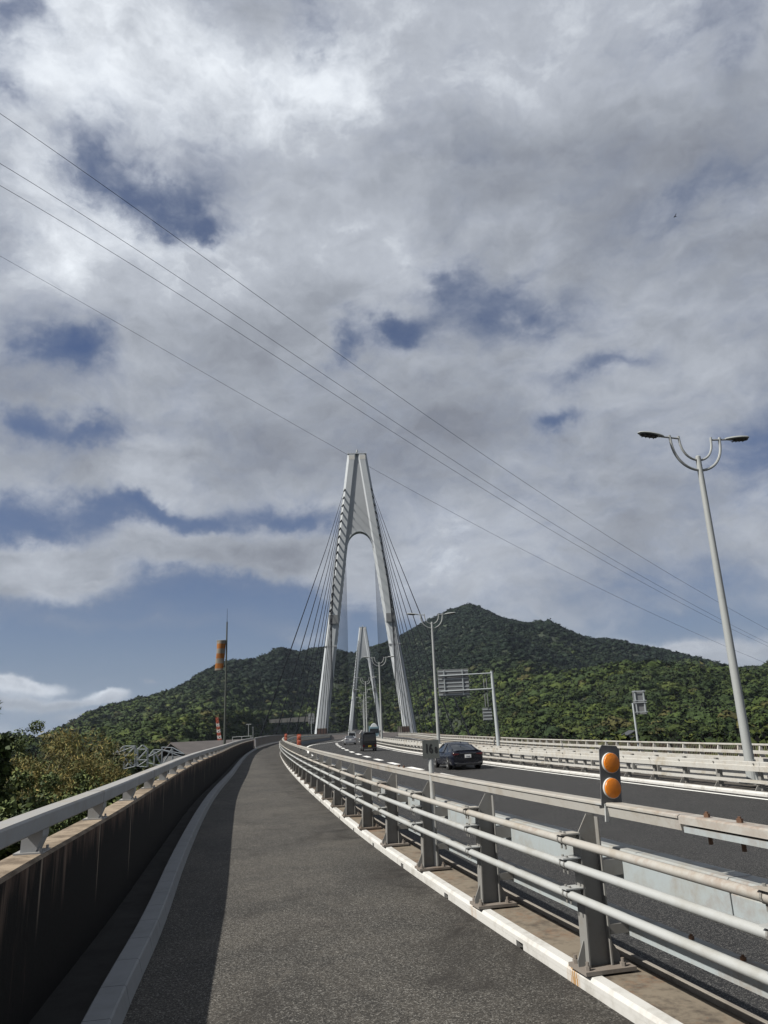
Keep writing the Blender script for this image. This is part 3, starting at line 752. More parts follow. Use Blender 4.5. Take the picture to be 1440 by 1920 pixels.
# ------------------------------------------------------------------ bridge towers and stay cables
TY, TH = 473., 181.5
def tower(Y, label, xc):
    z0 = ZR(Y)
    root = thing('bridge_tower', label, 'bridge tower', (xc, Y, 0), R(2.0), 'inverted-Y towers of the cable-stayed bridge')
    def cx(z): return 27.3+(3.2-27.3)*z/TH
    def hw(z): return 3.9+(3.3-3.9)*max(0, z)/TH
    def hd(z): return 4.3+(3.5-4.3)*max(0, z)/TH
    def sect(z, s):
        c, w_, d_ = cx(z), hw(z), hd(z); ch = 1.55
        ring = [(-w_+ch, -d_), (w_-ch, -d_), (w_-ch*.45, -d_+ch*.55), (w_, -d_+ch*1.2), (w_, d_-ch*1.2), (w_-ch*.45, d_-ch*.55), (w_-ch, d_), (-w_+ch, d_), (-w_+ch*.45, d_-ch*.55), (-w_, d_-ch*1.2), (-w_, -d_+ch*1.2), (-w_+ch*.45, -d_+ch*.55)]
        return [(s*c+x_, y_, z) for x_, y_ in ring]
    zs = [-30, 0, 20, 30, 50, 70, 90, 110, 130, 150, 165, TH]
    for s in (-1, 1):
        mb = MB(); n = 12; vs = []
        for z in zs: vs += sect(z, s)
        mb.add(vs, [(i*n+j, i*n+(j+1) % n, (i+1)*n+(j+1) % n, (i+1)*n+j) for i in range(len(zs)-1) for j in range(n)]+[tuple(range(n)), tuple((len(zs)-1)*n+j for j in range(n))])
        leg = mb.build('leg', M_tower, root)
        mb = MB()
        c, w_, d_ = cx(69), hw(69), hd(69); mb.box(s*c-w_*.75, s*c+w_*.75, -d_-1.1, d_+1.1, 66.5, 72.); mb.build('cable_housing', M_signback, leg)
        mb = MB(); c, w_, d_ = cx(52.5), hw(52.5), hd(52.5); mb.box(s*c-w_-.1, s*c+w_+.1, -d_-.1, d_+.1, 52.2, 52.9)
        mb.build('joint_band', M_towerd, leg)
        mb = MB(); c, w_, d_ = cx(178), hw(178), hd(178); mb.prism([(-d_-.05, 177.5), (d_+.05, 177.5), (d_+.05, TH+.1), (-d_+1.2, TH+.1), (-d_-.05, TH-1.)], s*c-w_+1.3, s*c+w_-1.3, 'x'); mb.build('leg_cap', M_kerbw, leg)
        mb = MB()
        for i in range(16):
            z = anchor_z(i); c, d_ = cx(z), hd(z)
            for q in (-1, 1):
                mb.tube([(s*(c+hw(z)*.55), q*(d_-1.0), z+1.5), (s*(c+hw(z)*.85), q*(d_+1.7), z-1.2)], .42, 8)
        mb.build('cable_anchor', M_cable, leg)
    # infill web with arched lower edge between the legs
    za = 127.; N = 24
    for q in (-1, 1):
        mb = MB(); vs = []; fs = []
        ztop = TH-1.5
        wa = cx(za-11)-hw(za-11)
        for i in range(N+1):
            a = math.pi*i/N; x_ = -math.cos(a)*wa; zb = za-11+11*math.sin(a)
            # top limit: inner faces
            zz_ = zb
            for it in range(200):
                if cx(zz_)-hw(zz_)+.6 <= abs(x_) or zz_ >= ztop: break
                zz_ += .4
            zt = max(zb+.4, min(ztop, zz_))
            y_ = q*(hd(za)-1.1)
            vs += [(x_, y_, zb), (x_, y_-q*.5, zb), (x_, y_-q*.5, zt), (x_, y_, zt)]
        for i in range(N):
            a0 = 4*i; b0 = a0+4
            fs += [(a0+j, a0+(j+1) % 4, b0+(j+1) % 4, b0+j) for j in range(4)]
        mb.add(vs, fs); mb.build('web_panel', M_towerd, root)
    mb = MB(); vs = []; wa = cx(za-11)-hw(za-11)
    for i in range(N+1):
        a = math.pi*i/N; 
        for (rr_, y_) in ((0, -hd(za)+.75), (0, hd(za)-.75), (1.1, hd(za)-.75), (1.1, -hd(za)+.75)):
            vs.append((-math.cos(a)*(wa+rr_*.6), y_, za-11+11*math.sin(a)+rr_*math.sin(a)))
    mb.add(vs, [(4*i+j, 4*i+(j+1) % 4, 4*i+4+(j+1) % 4, 4*i+4+j) for i in range(N) for j in range(4)]); mb.build('arch', M_tower, root)
    mb = MB(); mb.box(-6.4, 6.4, -3.6, 3.6, TH+.12, TH+.5); mb.box(-7.2, 7.2, -3.45, 3.45, TH-3.6, TH-.02) if False else None
    for x_ in np.linspace(-6.3, 6.3, 8): mb.tube([(x_, -3.5, TH+.5), (x_, -3.5, TH+1.6)], .06, 4)
    mb.tube([(-6.3, -3.5, TH+1.6), (6.3, -3.5, TH+1.6)], .06, 4)
    mb.build('top_platform', M_tower, root)
    mb = MB(); mb.tube([(6.3, 0, TH+.5), (6.3, 0, TH+8.5)], [.09, .04], 6); mb.tube([(-6, 0, TH+.5), (-6, 0, TH+2.6)], .12, 6); mb.build('lightning_rod', M_lamp, root)
    mb = MB(); mb.tube([(0, 0, TH+.5), (0, 0, TH+2.4)], .18, 6); mb.tube([(0, 0, TH+2.4), (0, 0, TH+4.2)], [.7, .45], 8); mb.build('beacon', M_lamp, root)
    # cross beam under the deck
    mb = MB(); mb.box(-26, 26, -3, 3, z0-8, z0-4.2); mb.build('cross_beam', M_tower, root)
    # stay cables
    for s in (-1, 1):
        for q in (-1, 1):
            for i in range(16):
                z = anchor_z(i); c, d_ = cx(z), hd(z)
                yd = q*(32+21.1*(15-i))
                xd = s*17.3
                a = Vector((s*(c+hw(z)*.85), q*(d_+1.7), z-1.2)); bq = Vector((xd, yd, ZR(Y+yd)+.2))
                mb = MB(); mb.tube([a, (a+bq)/2-Vector((0, 0, abs(yd)*.006)), bq], .125, 6); mb.build('stay_cable', M_cable, root, smooth=True)
    return root
def anchor_z(i): return 155.5-5.35*i
# deck edges follow the straight axis, so the tower frame is turned with it
tw1 = tower(473., 'near huge inverted-Y bridge tower of pale steel with fanning stay cables', -16.9)
tw2 = tower(1363., 'far smaller-looking inverted-Y bridge tower framed by the arch of the near one', -48.0)

# ------------------------------------------------------------------ small bridge furniture at the tower foot
for (px0, px1, py0, py1, m_, lb) in ((594, 613, 1366, 1377, M_box, 'dark brown steel cover box at the foot of the near tower left leg'), (746, 768, 1362, 1373, M_boxl, 'beige and brown steel box at the foot of the near tower right leg')):
    Y = 462; a = at_y(px0, py1, Y); c_ = at_y(px1, py0, Y)
    t_ = thing('steel_cabinet', lb, 'cabinet', (a.x, Y, a.z))
    w_ = c_.x-a.x; h_ = c_.z-a.z
    mb = MB(); mb.box(0, w_, 0, 3, -1, h_); mb.build('body', m_, t_)
    mb = MB(); mb.box(-.1, w_+.1, -.1, 3.1, h_+.002, h_+.3); mb.build('lid', M_boxl, t_)
    mb = MB(); mb.box(w_*.35, w_*.95, -.08, -.003, .2, h_-.3); mb.build('door', M_box, t_)
# blue-grey sign panel beside left leg
t_ = thing('road_sign', 'grey back of a rectangular sign panel standing left of the near tower leg', 'road sign', at_y(584, 1380, 260))
mb = MB(); mb.tube([(0, 0, -1.5), (0, 0, 4.2)], .09, 8); mb.build('pole', M_signpole, t_)
mb = MB(); mb.box(-1.0, 1.0, .1, .16, 4.0, 7.4); mb.build('panel', M_signback, t_)
mb = MB()
for z in (4.5, 5.6, 6.7): mb.box(-1.0, 1.0, .02, .098, z, z+.12)
mb.box(-.06, .06, -.05, .018, 3.6, 7.3); mb.build('frame', M_signpole, t_)

# ------------------------------------------------------------------ cantilever sign (seen from behind) on the right
Y = 93.; pb = at_y(934, 1384, Y)
t_ = thing('cantilever_sign', 'large overhead road sign on a bent steel mast, seen from its ribbed grey back', 'road sign', (pb.x, Y, ZR(Y)-.3), R(2))
hz = lambda px, py: (at_y(px, py, Y)-Vector((pb.x, Y, ZR(Y)-.3)))
top = hz(917, 1259)
mb = MB(); mb.tube([(0, 0, 0), (-.1, 0, 5), (top.x*.0-.15, 0, top.z)], [.24, .2, .17], 14); mb.tube([(-.15, 0, top.z), (-.15, 0, top.z+.05)], .2, 14); mb.build('mast', M_signpole, t_, smooth=True)
a1 = hz(824, 1268); a2 = hz(826, 1297)
for a in (a1, a2):
    mb = MB(); mb.tube([(-.1, -.05, a.z+.12), (a.x, -.05, a.z)], .085, 10); mb.build('arm', M_signpole, t_, smooth=True)
s0 = hz(820, 1256); s1 = hz(881, 1304)
mb = MB(); mb.box(s0.x, s1.x, .12, .17, s1.z, s0.z); pn = mb.build('sign_panel', M_signback, t_, bevel=.01)
mb = MB()
for i in range(7):
    z = s1.z+(s0.z-s1.z)*(i+.3)/7; mb.box(s0.x+.02, s1.x-.02, .07, .118, z, z+.13)
mb.build('rib', M_signpole, pn)
mb = MB()
for t in (.2, .8):
    x_ = s0.x+(s1.x-s0.x)*t; mb = MB(); mb.box(x_-.06, x_+.06, .0, .068, s1.z+.1, s0.z-.1); mb.build('upright', M_signpole, pn)
mb = MB()
for px_ in (906, 911):
    a = hz(px_, 1262); c_ = hz(px_+1, 1325); mb.tube([(a.x, .1, a.z), (a.x, .1, c_.z)], .05, 8)
mb.build('hanger', M_signback, t_)
q0 = hz(905, 1327); q1 = hz(938, 1350)
mb = MB(); mb.box(q0.x, q1.x-.9, .26, .32, q1.z, q0.z); pn = mb.build('small_sign_panel', M_signback, t_)
mb = MB()
for i in range(4):
    z = q1.z+(q0.z-q1.z)*(i+.3)/4; mb.box(q0.x, q1.x-.9, .20, .258, z, z+.1)
mb.build('rib', M_signpole, pn)
# small gantry sign at right
Y = 58.; pb = at_y(1196, 1392, Y)
t_ = thing('road_sign', 'small grey sign seen from behind on a slim pole over the outer rail', 'road sign', (pb.x, Y, ZR(Y)-.5), R(-4))
org = Vector((pb.x, Y, ZR(Y)-.5)); hz = lambda px, py: at_y(px, py, Y)-org
tp = hz(1187, 1318)
mb = MB(); mb.tube([(0, 0, 0), (0, 0, tp.z)], .075, 12); mb.build('pole', M_signpole, t_, smooth=True)
s0 = hz(1184, 1295); s1 = hz(1213, 1339)
mb = MB(); vs_ = MB()
mb.box(s0.x+.05, s0.x+.98, .06, .10, s1.z, s0.z); pn = mb.build('sign_panel', M_signback, t_, bevel=.006)
mb = MB()
for x_ in (s0.x+.16, s0.x+.80): mb.box(x_, x_+.09, -.02, .058, s1.z+.02, s0.z-.02)
for z in (s1.z+.15, (s0.z+s1.z)/2-.04, (s0.z+s1.z)/2+.10, s0.z-.1): mb.box(s0.x, s0.x+1.02, -.06, -.022, z, z+.05)
mb.build('frame', M_signpole, pn)

# ------------------------------------------------------------------ distance plate 16.8 on its pole
Y = 9.5; base = (P_(XR, Y, .12)); org = Vector((base[0], base[1], ZW(Y)+.12))
t_ = thing('distance_marker', 'dark grey plate reading 16 and small 8 on a pole beside the railing', 'sign', org)
a = at_y(791, 1388, base[1]); c_ = at_y(824, 1421, base[1])
cxm = (a.x+c_.x)/2-org.x; zt = a.z-org.z; zb = c_.z-org.z
mb = MB(); mb.tube([(cxm-.005, 0, 0), (cxm-.005, 0, zb+.03)], .031, 14); mb.build('pole', M_pipe, t_, smooth=True)
mb = MB(); hwp = (c_.x-a.x)/2
mb.prism([(cxm-hwp, zb), (cxm+hwp, zb), (cxm+hwp, zt), (cxm-hwp, zt)], -.036, -.031); pl = mb.build('plate', M_kpost, t_)
text_mesh('digits', '16', .150, M_black, pl, (cxm-.026, -.038, (zt+zb)/2+.004), (R(90), 0, 0), .66)
text_mesh('digit', '8', .100, M_black, pl, (cxm+.062, -.038, (zt+zb)/2-.014), (R(90), 0, 0), .70)

# ------------------------------------------------------------------ amber delineators clamped on the top beam
def delineator():
    root = thing('delineator', 'x', 'reflector', group='amber reflectors clamped on the walkway railing')
    pw, ph = .083, .395
    mb = MB(); ch = .022
    mb.prism([(-pw, 0), (pw, 0), (pw, ph-ch*1.4), (pw-ch, ph), (-pw+ch, ph), (-pw, ph-ch*1.4)], 0, .006); mb.build('backplate', M_refback, root, bevel=.001)
    for z in (.115, .28):
        mb = MB(); N = 28; R0 = .064
        vs = []; rings = [(R0, -.001), (R0, -.022), (R0*.96, -.027), (R0*.7, -.033), (R0*.35, -.036)]
        for r_, y_ in rings:
            for j in range(N): w_ = 2*math.pi*j/N; vs.append((r_*math.cos(w_), y_, z+r_*math.sin(w_)))
        fs = [(i*N+j, i*N+(j+1) % N, (i+1)*N+(j+1) % N, (i+1)*N+j) for i in range(len(rings)-1) for j in range(N)]+[tuple(4*N+j for j in range(N))]
        mb.add(vs, fs); le = mb.build('lens', M_amber, root, smooth=True)
        mb = MB(); vs = []
        for r_, y_ in ((R0+.004, -.001), (R0+.004, -.018), (R0+.0005, -.018), (R0+.0005, -.001)):
            for j in range(N): w_ = 2*math.pi*j/N; vs.append((r_*math.cos(w_), y_, z+r_*math.sin(w_)))
        mb.add(vs, [(i*N+j, i*N+(j+1) % N, (i+1)*N+(j+1) % N, (i+1)*N+j) for i in range(3) for j in range(N)]); mb.build('bezel', M_kerbw, le, smooth=True)
    mb = MB(); mb.box(-.062, -.038, -.012, -.001, -.10, .012); mb.box(-.062, -.038, -.012, .10, .002, .008); mb.build('clamp', M_pipe, root)
    return root
dl = delineator()
def solve(px, py, F, off):
    d_ = ray(px, py)
    for y in np.arange(2, 200, .01):
        q = P_(F, y, off)
        if q[0] <= d_.x/d_.y*q[1]: return q[1]
y1 = solve(1158, 1500, XR, .29); q = P_(XR, y1, .29)
dl.location = (q[0], q[1], 1.128); dl.rotation_euler = (0, R(5), R(20)); dl['label'] = 'double amber round reflector on a dark plate, near and large on the rusty top rail'
for (px, lb) in ((561, 'small orange double reflector on the railing at the start of the bend'), (536, 'tiny orange reflector farther round the bend of the railing')):
    Yq = 5
    for y in np.arange(10, 120, .2):
        q = P_(XR, y, .33); b_ = ray(px, 1390)
        if q[0] <= b_.x/b_.y*q[1]: Yq = y; break
    c = link_copy(dl); q = P_(XR, Yq, .33); sc = 1.15
    c.location = (q[0], q[1], ZW(Yq)+1.148); c.scale = (sc, 1, sc); c.rotation_euler = (0, 0, R(-8)); c['label'] = lb
    # these stand in brighter orange
    for ch in c.children:
        if ch.type == 'MESH' and ch.name.startswith(('backplate',)):
            ch.data = ch.data.copy(); ch.data.materials[0] = M_redor
        if ch.name.startswith('lens'): ch.data = ch.data.copy(); ch.data.materials[0] = M_redor

# ------------------------------------------------------------------ vehicles
def carpaint(name, col, rough=.22, metal=.3):
    m, k, p = mat(name, rough, metal, .5); p.inputs['Base Color'].default_value = (*col, 1); p.inputs['Coat Weight'].default_value = .25; p.inputs['Specular IOR Level'].default_value = .25; p.inputs['Coat Roughness'].default_value = .06
    c = k.n('ShaderNodeTexCoord').outputs['Object']; k.put(p.inputs['Roughness'], k.mr(k.noise(c, 2.5, 5), .3, .7, rough, rough+.15)); return m
M_navy = carpaint('dark_navy_paint', (.004, .005, .010), .2, 0.); M_vblack = carpaint('van_black_paint', (.003, .003, .004), .35, 0.)
M_silver = carpaint('silver_paint', (.30, .31, .33), .3, .6); M_wpaint = carpaint('pale_paint', (.45, .47, .48), .35, .1); M_truck = carpaint('truck_paint', (.10, .16, .19), .4, .1)
M_tyre = simple('tyre', (.012, .012, .012), .85); M_rim = simple('rim', (.16, .165, .17), .4, .6); M_chrome = simple('chrome', (.35, .36, .38), .25, .8, .05)
M_red = simple('tail_red', (.09, .004, .006), .2); M_platew = simple('plate_white', (.95, .96, .95), .5, 0, .05); M_platey = simple('plate_yellow', (.62, .45, .03), .5, 0, .05)
def loft(mb, stations, N=None):
    n = len(stations[0]); vs = [q for s in stations for q in s]
    mb.add(vs, [(i*n+j, i*n+j+1, (i+1)*n+j+1, (i+1)*n+j) for i in range(len(stations)-1) for j in range(n-1)])
    mb.add([*stations[0]], [tuple(range(n))]); mb.add([*stations[-1]], [tuple(range(n-1, -1, -1))])
def wheel(parent, x, y, r, wd, side):
    mb = MB(); mb.tube([(x-wd/2, y, r), (x-wd/2+.02, y, r), (x+wd/2-.02, y, r), (x+wd/2, y, r)], [r*.93, r, r, r*.93], 28)
    w_ = mb.build('wheel', M_tyre, parent, smooth=True)
    mb = MB(); xo = x+side*wd/2
    mb.tube([(xo, y, r), (xo+side*.006, y, r)], r*.70, 24)
    rm = mb.build('rim', M_dark, w_)
    mb = MB()
    for j in range(5):
        a = 2*math.pi*j/5+.3
        for da in (-.12, .12):
            mb.tube([(xo+side*.012, y+math.cos(a)*.05, r+math.sin(a)*.05), (xo+side*.012, y+math.cos(a+da)*r*.66, r+math.sin(a+da)*r*.66)], .014, 4)
    ring = [(xo+side*.012, y+math.cos(2*math.pi*j/24)*r*.68, r+math.sin(2*math.pi*j/24)*r*.68) for j in range(25)]
    mb.tube(ring, .012, 6, cap=False); mb.tube([(xo, y, r), (xo+side*.02, y, r)], .05, 10); mb.build('spokes', M_rim, w_)
def passenger_car(name, label, paint_, L=4.95, W=1.86, H=1.44, belt=.93, sedan=True, plate_txt='37-42'):
    """rear of the car at y=0, front at y=L"""
    root = thing(name, label, 'car')
    hw = W/2
    def sec(y, zt, w_, zb=.28, crown=.03, tum=.10):
        pts = [(-w_*.86, zb), (-w_*.97, zb+.06), (-w_, zb+.22), (-w_, (zb+zt)*.5+.05), (-w_*.975, zt-.13), (-w_*.93, zt-.04), (-w_*.80, zt)]
        half = pts+[(-w_*.4, zt+crown*.7)]
        full = half+[(0, zt+crown)]+[(-a, c) for a, c in reversed(half)]
        return [(a, y, c) for a, c in full]
    st = []
    prof = [(0, .90, .88, .25), (.03, .99, .92, .22), (.09, 1.04, .95, .21), (.35, 1.05, .985, .20), (.8, 1.01, 1.0, .20), (1.4, .975, 1, .20), (2.4, .95, 1, .20), (3.3, .93, 1, .20), (3.9, .90, .985, .20), (4.45, .83, .95, .27), (4.78, .72, .88, .28), (4.92, .60, .78, .32), (4.95, .50, .70, .36)]
    for (y, zt, wf, zb) in prof: st.append(sec(y*L/4.95, zt*belt/.95, hw*wf, zb))
    mb = MB(); loft(mb, st); body = mb.build('body', paint_, root, smooth=True)
    body.data.update()
    # wheel arches are dark discs set into the flank
    mb = MB()
    for s in (-1, 1):
        for y in (1.05*L/4.95, 3.95*L/4.95):
            mb.tube([(s*(hw-.12), y, .335), (s*(hw+.004), y, .335)], .375, 28)
    mb.build('wheel_arch', M_black, root)
    # cabin glass and roof
    gz = belt-.02
    def cs(y, zt, wf): 
        w0 = hw*.93; wt = hw*wf
        return [(-w0, y, gz), (-(w0*.45+wt*.55), y, (gz+zt)/2), (-wt, y, zt-.05), (-wt*.86, y, zt), (0, y, zt+.02), (wt*.86, y, zt), (wt, y, zt-.05), (w0*.45+wt*.55, y, (gz+zt)/2), (w0, y, gz)]
    if sedan: cab = [(.42, gz+.07, .78), (.85, 1.15, .71), (1.40, 1.32, .66), (1.85, H-.015, .65), (2.45, H, .66), (2.85, H-.03, .66), (3.3, 1.24, .72), (3.9, gz+.05, .80)]
    else: cab = [(.12, gz+.06, .84), (.25, 1.2, .78), (.5, H-.04, .72), (1.4, H, .70), (2.5, H-.02, .70), (3.1, 1.25, .76), (3.6, gz+.05, .82)]
    mb = MB(); loft(mb, [cs(y*L/4.95, z, w_) for y, z, w_ in cab]); gl = mb.build('window_glass', M_glass, root, smooth=True)
    # roof skin and pillars slightly proud
    k0 = 2 if sedan else 2
    rf = []
    for y, z, w_ in cab[k0:6]:
        wt = hw*w_; yy_ = y*L/4.95
        rf.append([(-wt-.006, yy_, z-.055), (-wt*.87-.004, yy_, z+.006), (0, yy_, z+.028), (wt*.87+.004, yy_, z+.006), (wt+.006, yy_, z-.055)])
    mb = MB(); n = 5; vs = [q for s in rf for q in s]; mb.add(vs, [(i*n+j, i*n+j+1, (i+1)*n+j+1, (i+1)*n+j) for i in range(len(rf)-1) for j in range(n-1)])
    mb.build('roof', paint_, root, smooth=True)
    mb = MB()
    for s in (-1, 1):
        seq = cab[:3] if sedan else cab[:3]
        pts = [(s*(hw*w_+.01), y*L/4.95, z-.045) for y, z, w_ in seq]; pts[0] = (s*hw*.90, cab[0][0]*L/4.95-.06, gz+.01)
        mb.tube(pts, .045, 6)
        mb.build('pillar', paint_, root, smooth=True); mb = MB()
        pts = [(s*(hw*w_+.01), y*L/4.95, z-.045) for y, z, w_ in cab[5:]]; mb.tube(pts, .035, 6); mb.build('pillar', paint_, root, smooth=True); mb = MB()
        yb = 2.0*L/4.95; mb.tube([(s*hw*.935, yb, gz), (s*(hw*.66+.005), yb-.05, H-.06)], .03, 6); mb.build('pillar', paint_, root, smooth=True); mb = MB()
    for s in (-1, 1):
        for y in (1.05*L/4.95, 3.95*L/4.95): wheel(root, s*(hw-.10), y, .335, .225, s)
        mb = MB(); mb.prism([(s*hw*.52, .83), (s*hw*.88, .77), (s*hw*.95, .90), (s*hw*.55, .87)], -.018, .10); mb.build('tail_light', M_red, root, bevel=.008)
        mb = MB(); mb.prism([(s*hw*.60, .36), (s*hw*.84, .36), (s*hw*.86, .41), (s*hw*.60, .39)], -.02, .02); mb.build('exhaust_trim', M_chrome, root)
        mb = MB(); mb.tube([(s*(hw-.02), 3.15*L/4.95, .98), (s*(hw+.10), 3.15*L/4.95, 1.0)], .02, 6); mb.tube([(s*(hw+.06), 3.13*L/4.95, 1.03), (s*(hw+.20), 3.10*L/4.95, 1.03)], [.07, .06], 10); mb.build('mirror', paint_, root, smooth=True)
        mb = MB(); mb.box(*sorted((s*(hw+.002), s*(hw+.022))), 2.3*L/4.95, 2.5*L/4.95, .80, .825); mb.box(*sorted((s*(hw+.002), s*(hw+.022))), 1.55*L/4.95, 1.75*L/4.95, .80, .825); mb.build('door_handle', M_chrome, root)
    mb = MB(); mb.box(-hw*.5, hw*.5, -.022, .02, .875, .892); mb.box(-hw*.58, hw*.58, -.018, .02, .345, .36); mb.build('chrome_strip', M_chrome, root)
    mb = MB(); mb.box(-.18, .18, -.035, -.015, .64, .82); pl = mb.build('number_plate', M_platew, root)
    if plate_txt: text_mesh('plate_digits', plate_txt, .10, M_black, pl, (0, -.039, .705), (R(90), 0, 0), .95); 
    mb = MB(); mb.box(-hw*.75, hw*.75, -.014, .05, .24, .33); mb.build('bumper_insert', M_dark, root, bevel=.01)
    if sedan:
        mb = MB(); mb.prism([(.10, 1.0*belt/.93+.02), (.02, 1.0*belt/.93+.045), (.16, 1.0*belt/.93+.04)], -hw*.7, hw*.7, 'x'); mb.build('spoiler', paint_, root)
        mb = MB(); mb.tube([(0, 1.35, H-.02), (0, 1.28, H+.07)], [.03, .008], 6); mb.build('antenna', paint_, root)
    return root
def put_vehicle(o, px, py, Y, zoff=0.):
    c = at_y(px, py, Y); (_, t) = fr_(XA, Y)
    # the loft's right/left is symmetric; turn the front along the road
    off = (c.x-XA(Y)); o.location = (c.x, Y, ZR(Y)+bank(off, Y)+zoff); o.rotation_euler = (0, 0, math.atan2(-t[0], t[1]))
sed = passenger_car('sedan_car', 'dark navy sedan driving away, seen from behind beside the white median rail', M_navy)
put_vehicle(sed, 879, 1443, 43.3)
M_rtmp = None
# black kei van
def boxvan(name, label, paint_, L, W, H, platem, txt):
    root = thing(name, label, 'van'); hw = W/2
    def sec(y, zt, wf, zb=.28):
        w_ = hw*wf
        half = [(-w_*.93, zb), (-w_, zb+.12), (-w_, .95), (-w_*.985, 1.05), (-w_*.92, zt-.16), (-w_*.86, zt-.05), (-w_*.72, zt)]
        full = half+[(0, zt+.025)]+[(-a, c) for a, c in reversed(half)]
        return [(a, y, c) for a, c in full]
    st = [sec(0, H-.10, .95, .34), (sec(.05, H-.04, .985)), sec(.3, H, 1), sec(L*.55, H, 1), sec(L*.8, H-.04, 1), sec(L*.93, 1.25, .98), sec(L*.97, .98, .95), sec(L, .75, .88)]
    mb = MB(); loft(mb, st); mb.build('body', paint_, root, smooth=True)
    mb = MB(); mb.prism([(-hw*.84, 1.02), (hw*.84, 1.02), (hw*.78, H-.24), (-hw*.78, H-.24)], -.02, .05); mb.build('rear_window', M_glass, root, bevel=.02)
    for s in (-1, 1):
        mb = MB()
        mb.prism([(.35, 1.04), (L*.40, 1.04), (L*.40, H-.26), (.42, H-.26)], *sorted((s*hw*.90, s*(hw*.972))), 'x'); mb.prism([(L*.44, 1.04), (L*.80, 1.04), (L*.72, H-.26), (L*.44, H-.26)], *sorted((s*hw*.90, s*(hw*.972))), 'x'); mb.build('side_window', M_glass, root)
        for y in (.62, L-.7): wheel(root, s*(hw-.09), y, .28, .16, s)
        mb = MB(); mb.box(*sorted((s*hw*.70, s*hw*.93)), -.02, .03, .50, .68); mb.build('tail_light', M_red, root, bevel=.01)
        mb = MB(); mb.tube([(s*hw, L*.80, 1.15), (s*(hw+.12), L*.80, 1.18)], .02, 6); mb.box(*sorted((s*(hw+.08), s*(hw+.20))), L*.79, L*.81, 1.05, 1.32); mb.build('mirror', M_silver if s < 0 else paint_, root)
    mb = MB(); mb.box(-.165, .165, -.03, -.01, .45, .62); pl = mb.build('number_plate', platem, root)
    text_mesh('plate_digits', txt, .10, M_black, pl, (0, -.033, .52), (R(90), 0, 0), .95)
    mb = MB(); mb.box(-hw*.97, hw*.97, -.05, .05, .27, .42); mb.build('bumper', M_dark, root, bevel=.015)
    mb = MB(); mb.box(-hw*.85, hw*.85, -.012, .03, .925, .94); mb.build('tailgate_trim', M_chrome, root)
    mb = MB(); mb.box(-hw*.80, hw*.80, -.05, .2, H-.075, H-.03); mb.build('spoiler', paint_, root, bevel=.01)
    return root
van = boxvan('box_van', 'small black box van with a yellow number plate, driving away', M_vblack, 3.4, 1.58, 2.02, M_platey, '52-18')
put_vehicle(van, 693.5, 1407, 84.5)
sil = passenger_car('silver_car', 'silver low car seen from behind, to the left of the black van', M_silver, 4.4, 1.80, 1.32, .90, True, None)
put_vehicle(sil, 657, 1391, 119)
wv = boxvan('white_van', 'pale small van just ahead of the silver car', M_wpaint, 3.4, 1.65, 1.95, M_platew, '')
put_vehicle(wv, 660, 1385, 165)
# oncoming truck
Y = 168; c = at_y(702, 1385, Y); root = thing('truck', 'oncoming truck with a white roof fairing, above the roof of the black van', 'truck', (c.x, Y, ZR(Y)), math.atan(.035))
mb = MB(); mb.prism([(-1.1, .6), (1.1, .6), (1.12, 1.3), (1.0, 2.6), (.8, 2.75), (-.8, 2.75), (-1.0, 2.6), (-1.12, 1.3)], 0, 1.9); mb.build('cab', M_truck, root, bevel=.06)
mb = MB(); mb.prism([(-.85, 2.755), (.85, 2.755), (.5, 3.35), (.2, 3.6), (-.2, 3.6), (-.5, 3.35)], .4, 1.8); mb.build('roof_fairing', M_wpaint, root, bevel=.08)
mb = MB(); mb.prism([(-.98, 1.55), (.98, 1.55), (.9, 2.45), (-.9, 2.45)], -.03, .1); mb.build('windscreen', M_glass, root)
mb = MB(); mb.box(-1.12, 1.12, -.08, .1, .5, .8); mb.build('bumper', M_wpaint, root)
mb = MB(); mb.box(-1.15, 1.15, 2.0, 8.5, 1.0, 3.0); mb.build('cargo_body', M_truck, root)
for s in (-1, 1):
    mb = MB(); mb.box(*sorted((s*1.2, s*1.42)), -.1, 0, 1.6, 2.1); mb.build('mirror', M_dark, root)
    mb = MB(); mb.box(*sorted((s*.75, s*1.05)), -.1, -.03, .85, 1.1); mb.build('headlight', M_wpaint, root)
    for y in (1., 6.8): wheel(root, s*.95, y, .48, .28, s)

# ------------------------------------------------------------------ windsock pole on the left, crane, yard, sheds
Y = 95.
pb = at_y(421, 1396, Y); tp = at_y(425, 1166, Y); org = Vector((pb.x, Y, ZW(Y)-1.5))
t_ = thing('windsock_pole', 'thin dark pole with an antenna tip rising behind the left parapet', 'pole', org)
H_ = tp.z-org.z
mb = MB(); mb.tube([(0, 0, 0), (0, 0, H_)], [.17, .085], 10); mb.build('pole', simple('pole_olive', (.05, .06, .05), .6), t_, smooth=True)
mb = MB(); mb.tube([(0, 0, H_), (0, 0, at_y(424, 1141, Y).z-org.z)], [.03, .015], 6); mb.build('antenna', M_cable, t_)
ws = at_y(415, 1201, Y)
mb = MB(); mb.tube([(0, 0, ws.z-org.z), (ws.x-org.x-.1, 0, ws.z-org.z)], .03, 6); mb.build('swivel_arm', M_lamp, t_)
t2 = thing('windsock', 'orange and white windsock hanging limp from the dark pole', 'windsock', ws)
m, k, p = mat('windsock_cloth', .8, 0, .2); zc = k.sep(k.n('ShaderNodeTexCoord').outputs['Object'])[2]
sg = k.m('GREATER_THAN', k.m('PINGPONG', k.m('ADD', zc, .1), .62), .31)
k.put(p.inputs['Base Color'], k.mix(sg, (.16, .145, .125), (.22, .085, .022)))
mb = MB(); N = 14; vs = []; LZ = 3.75
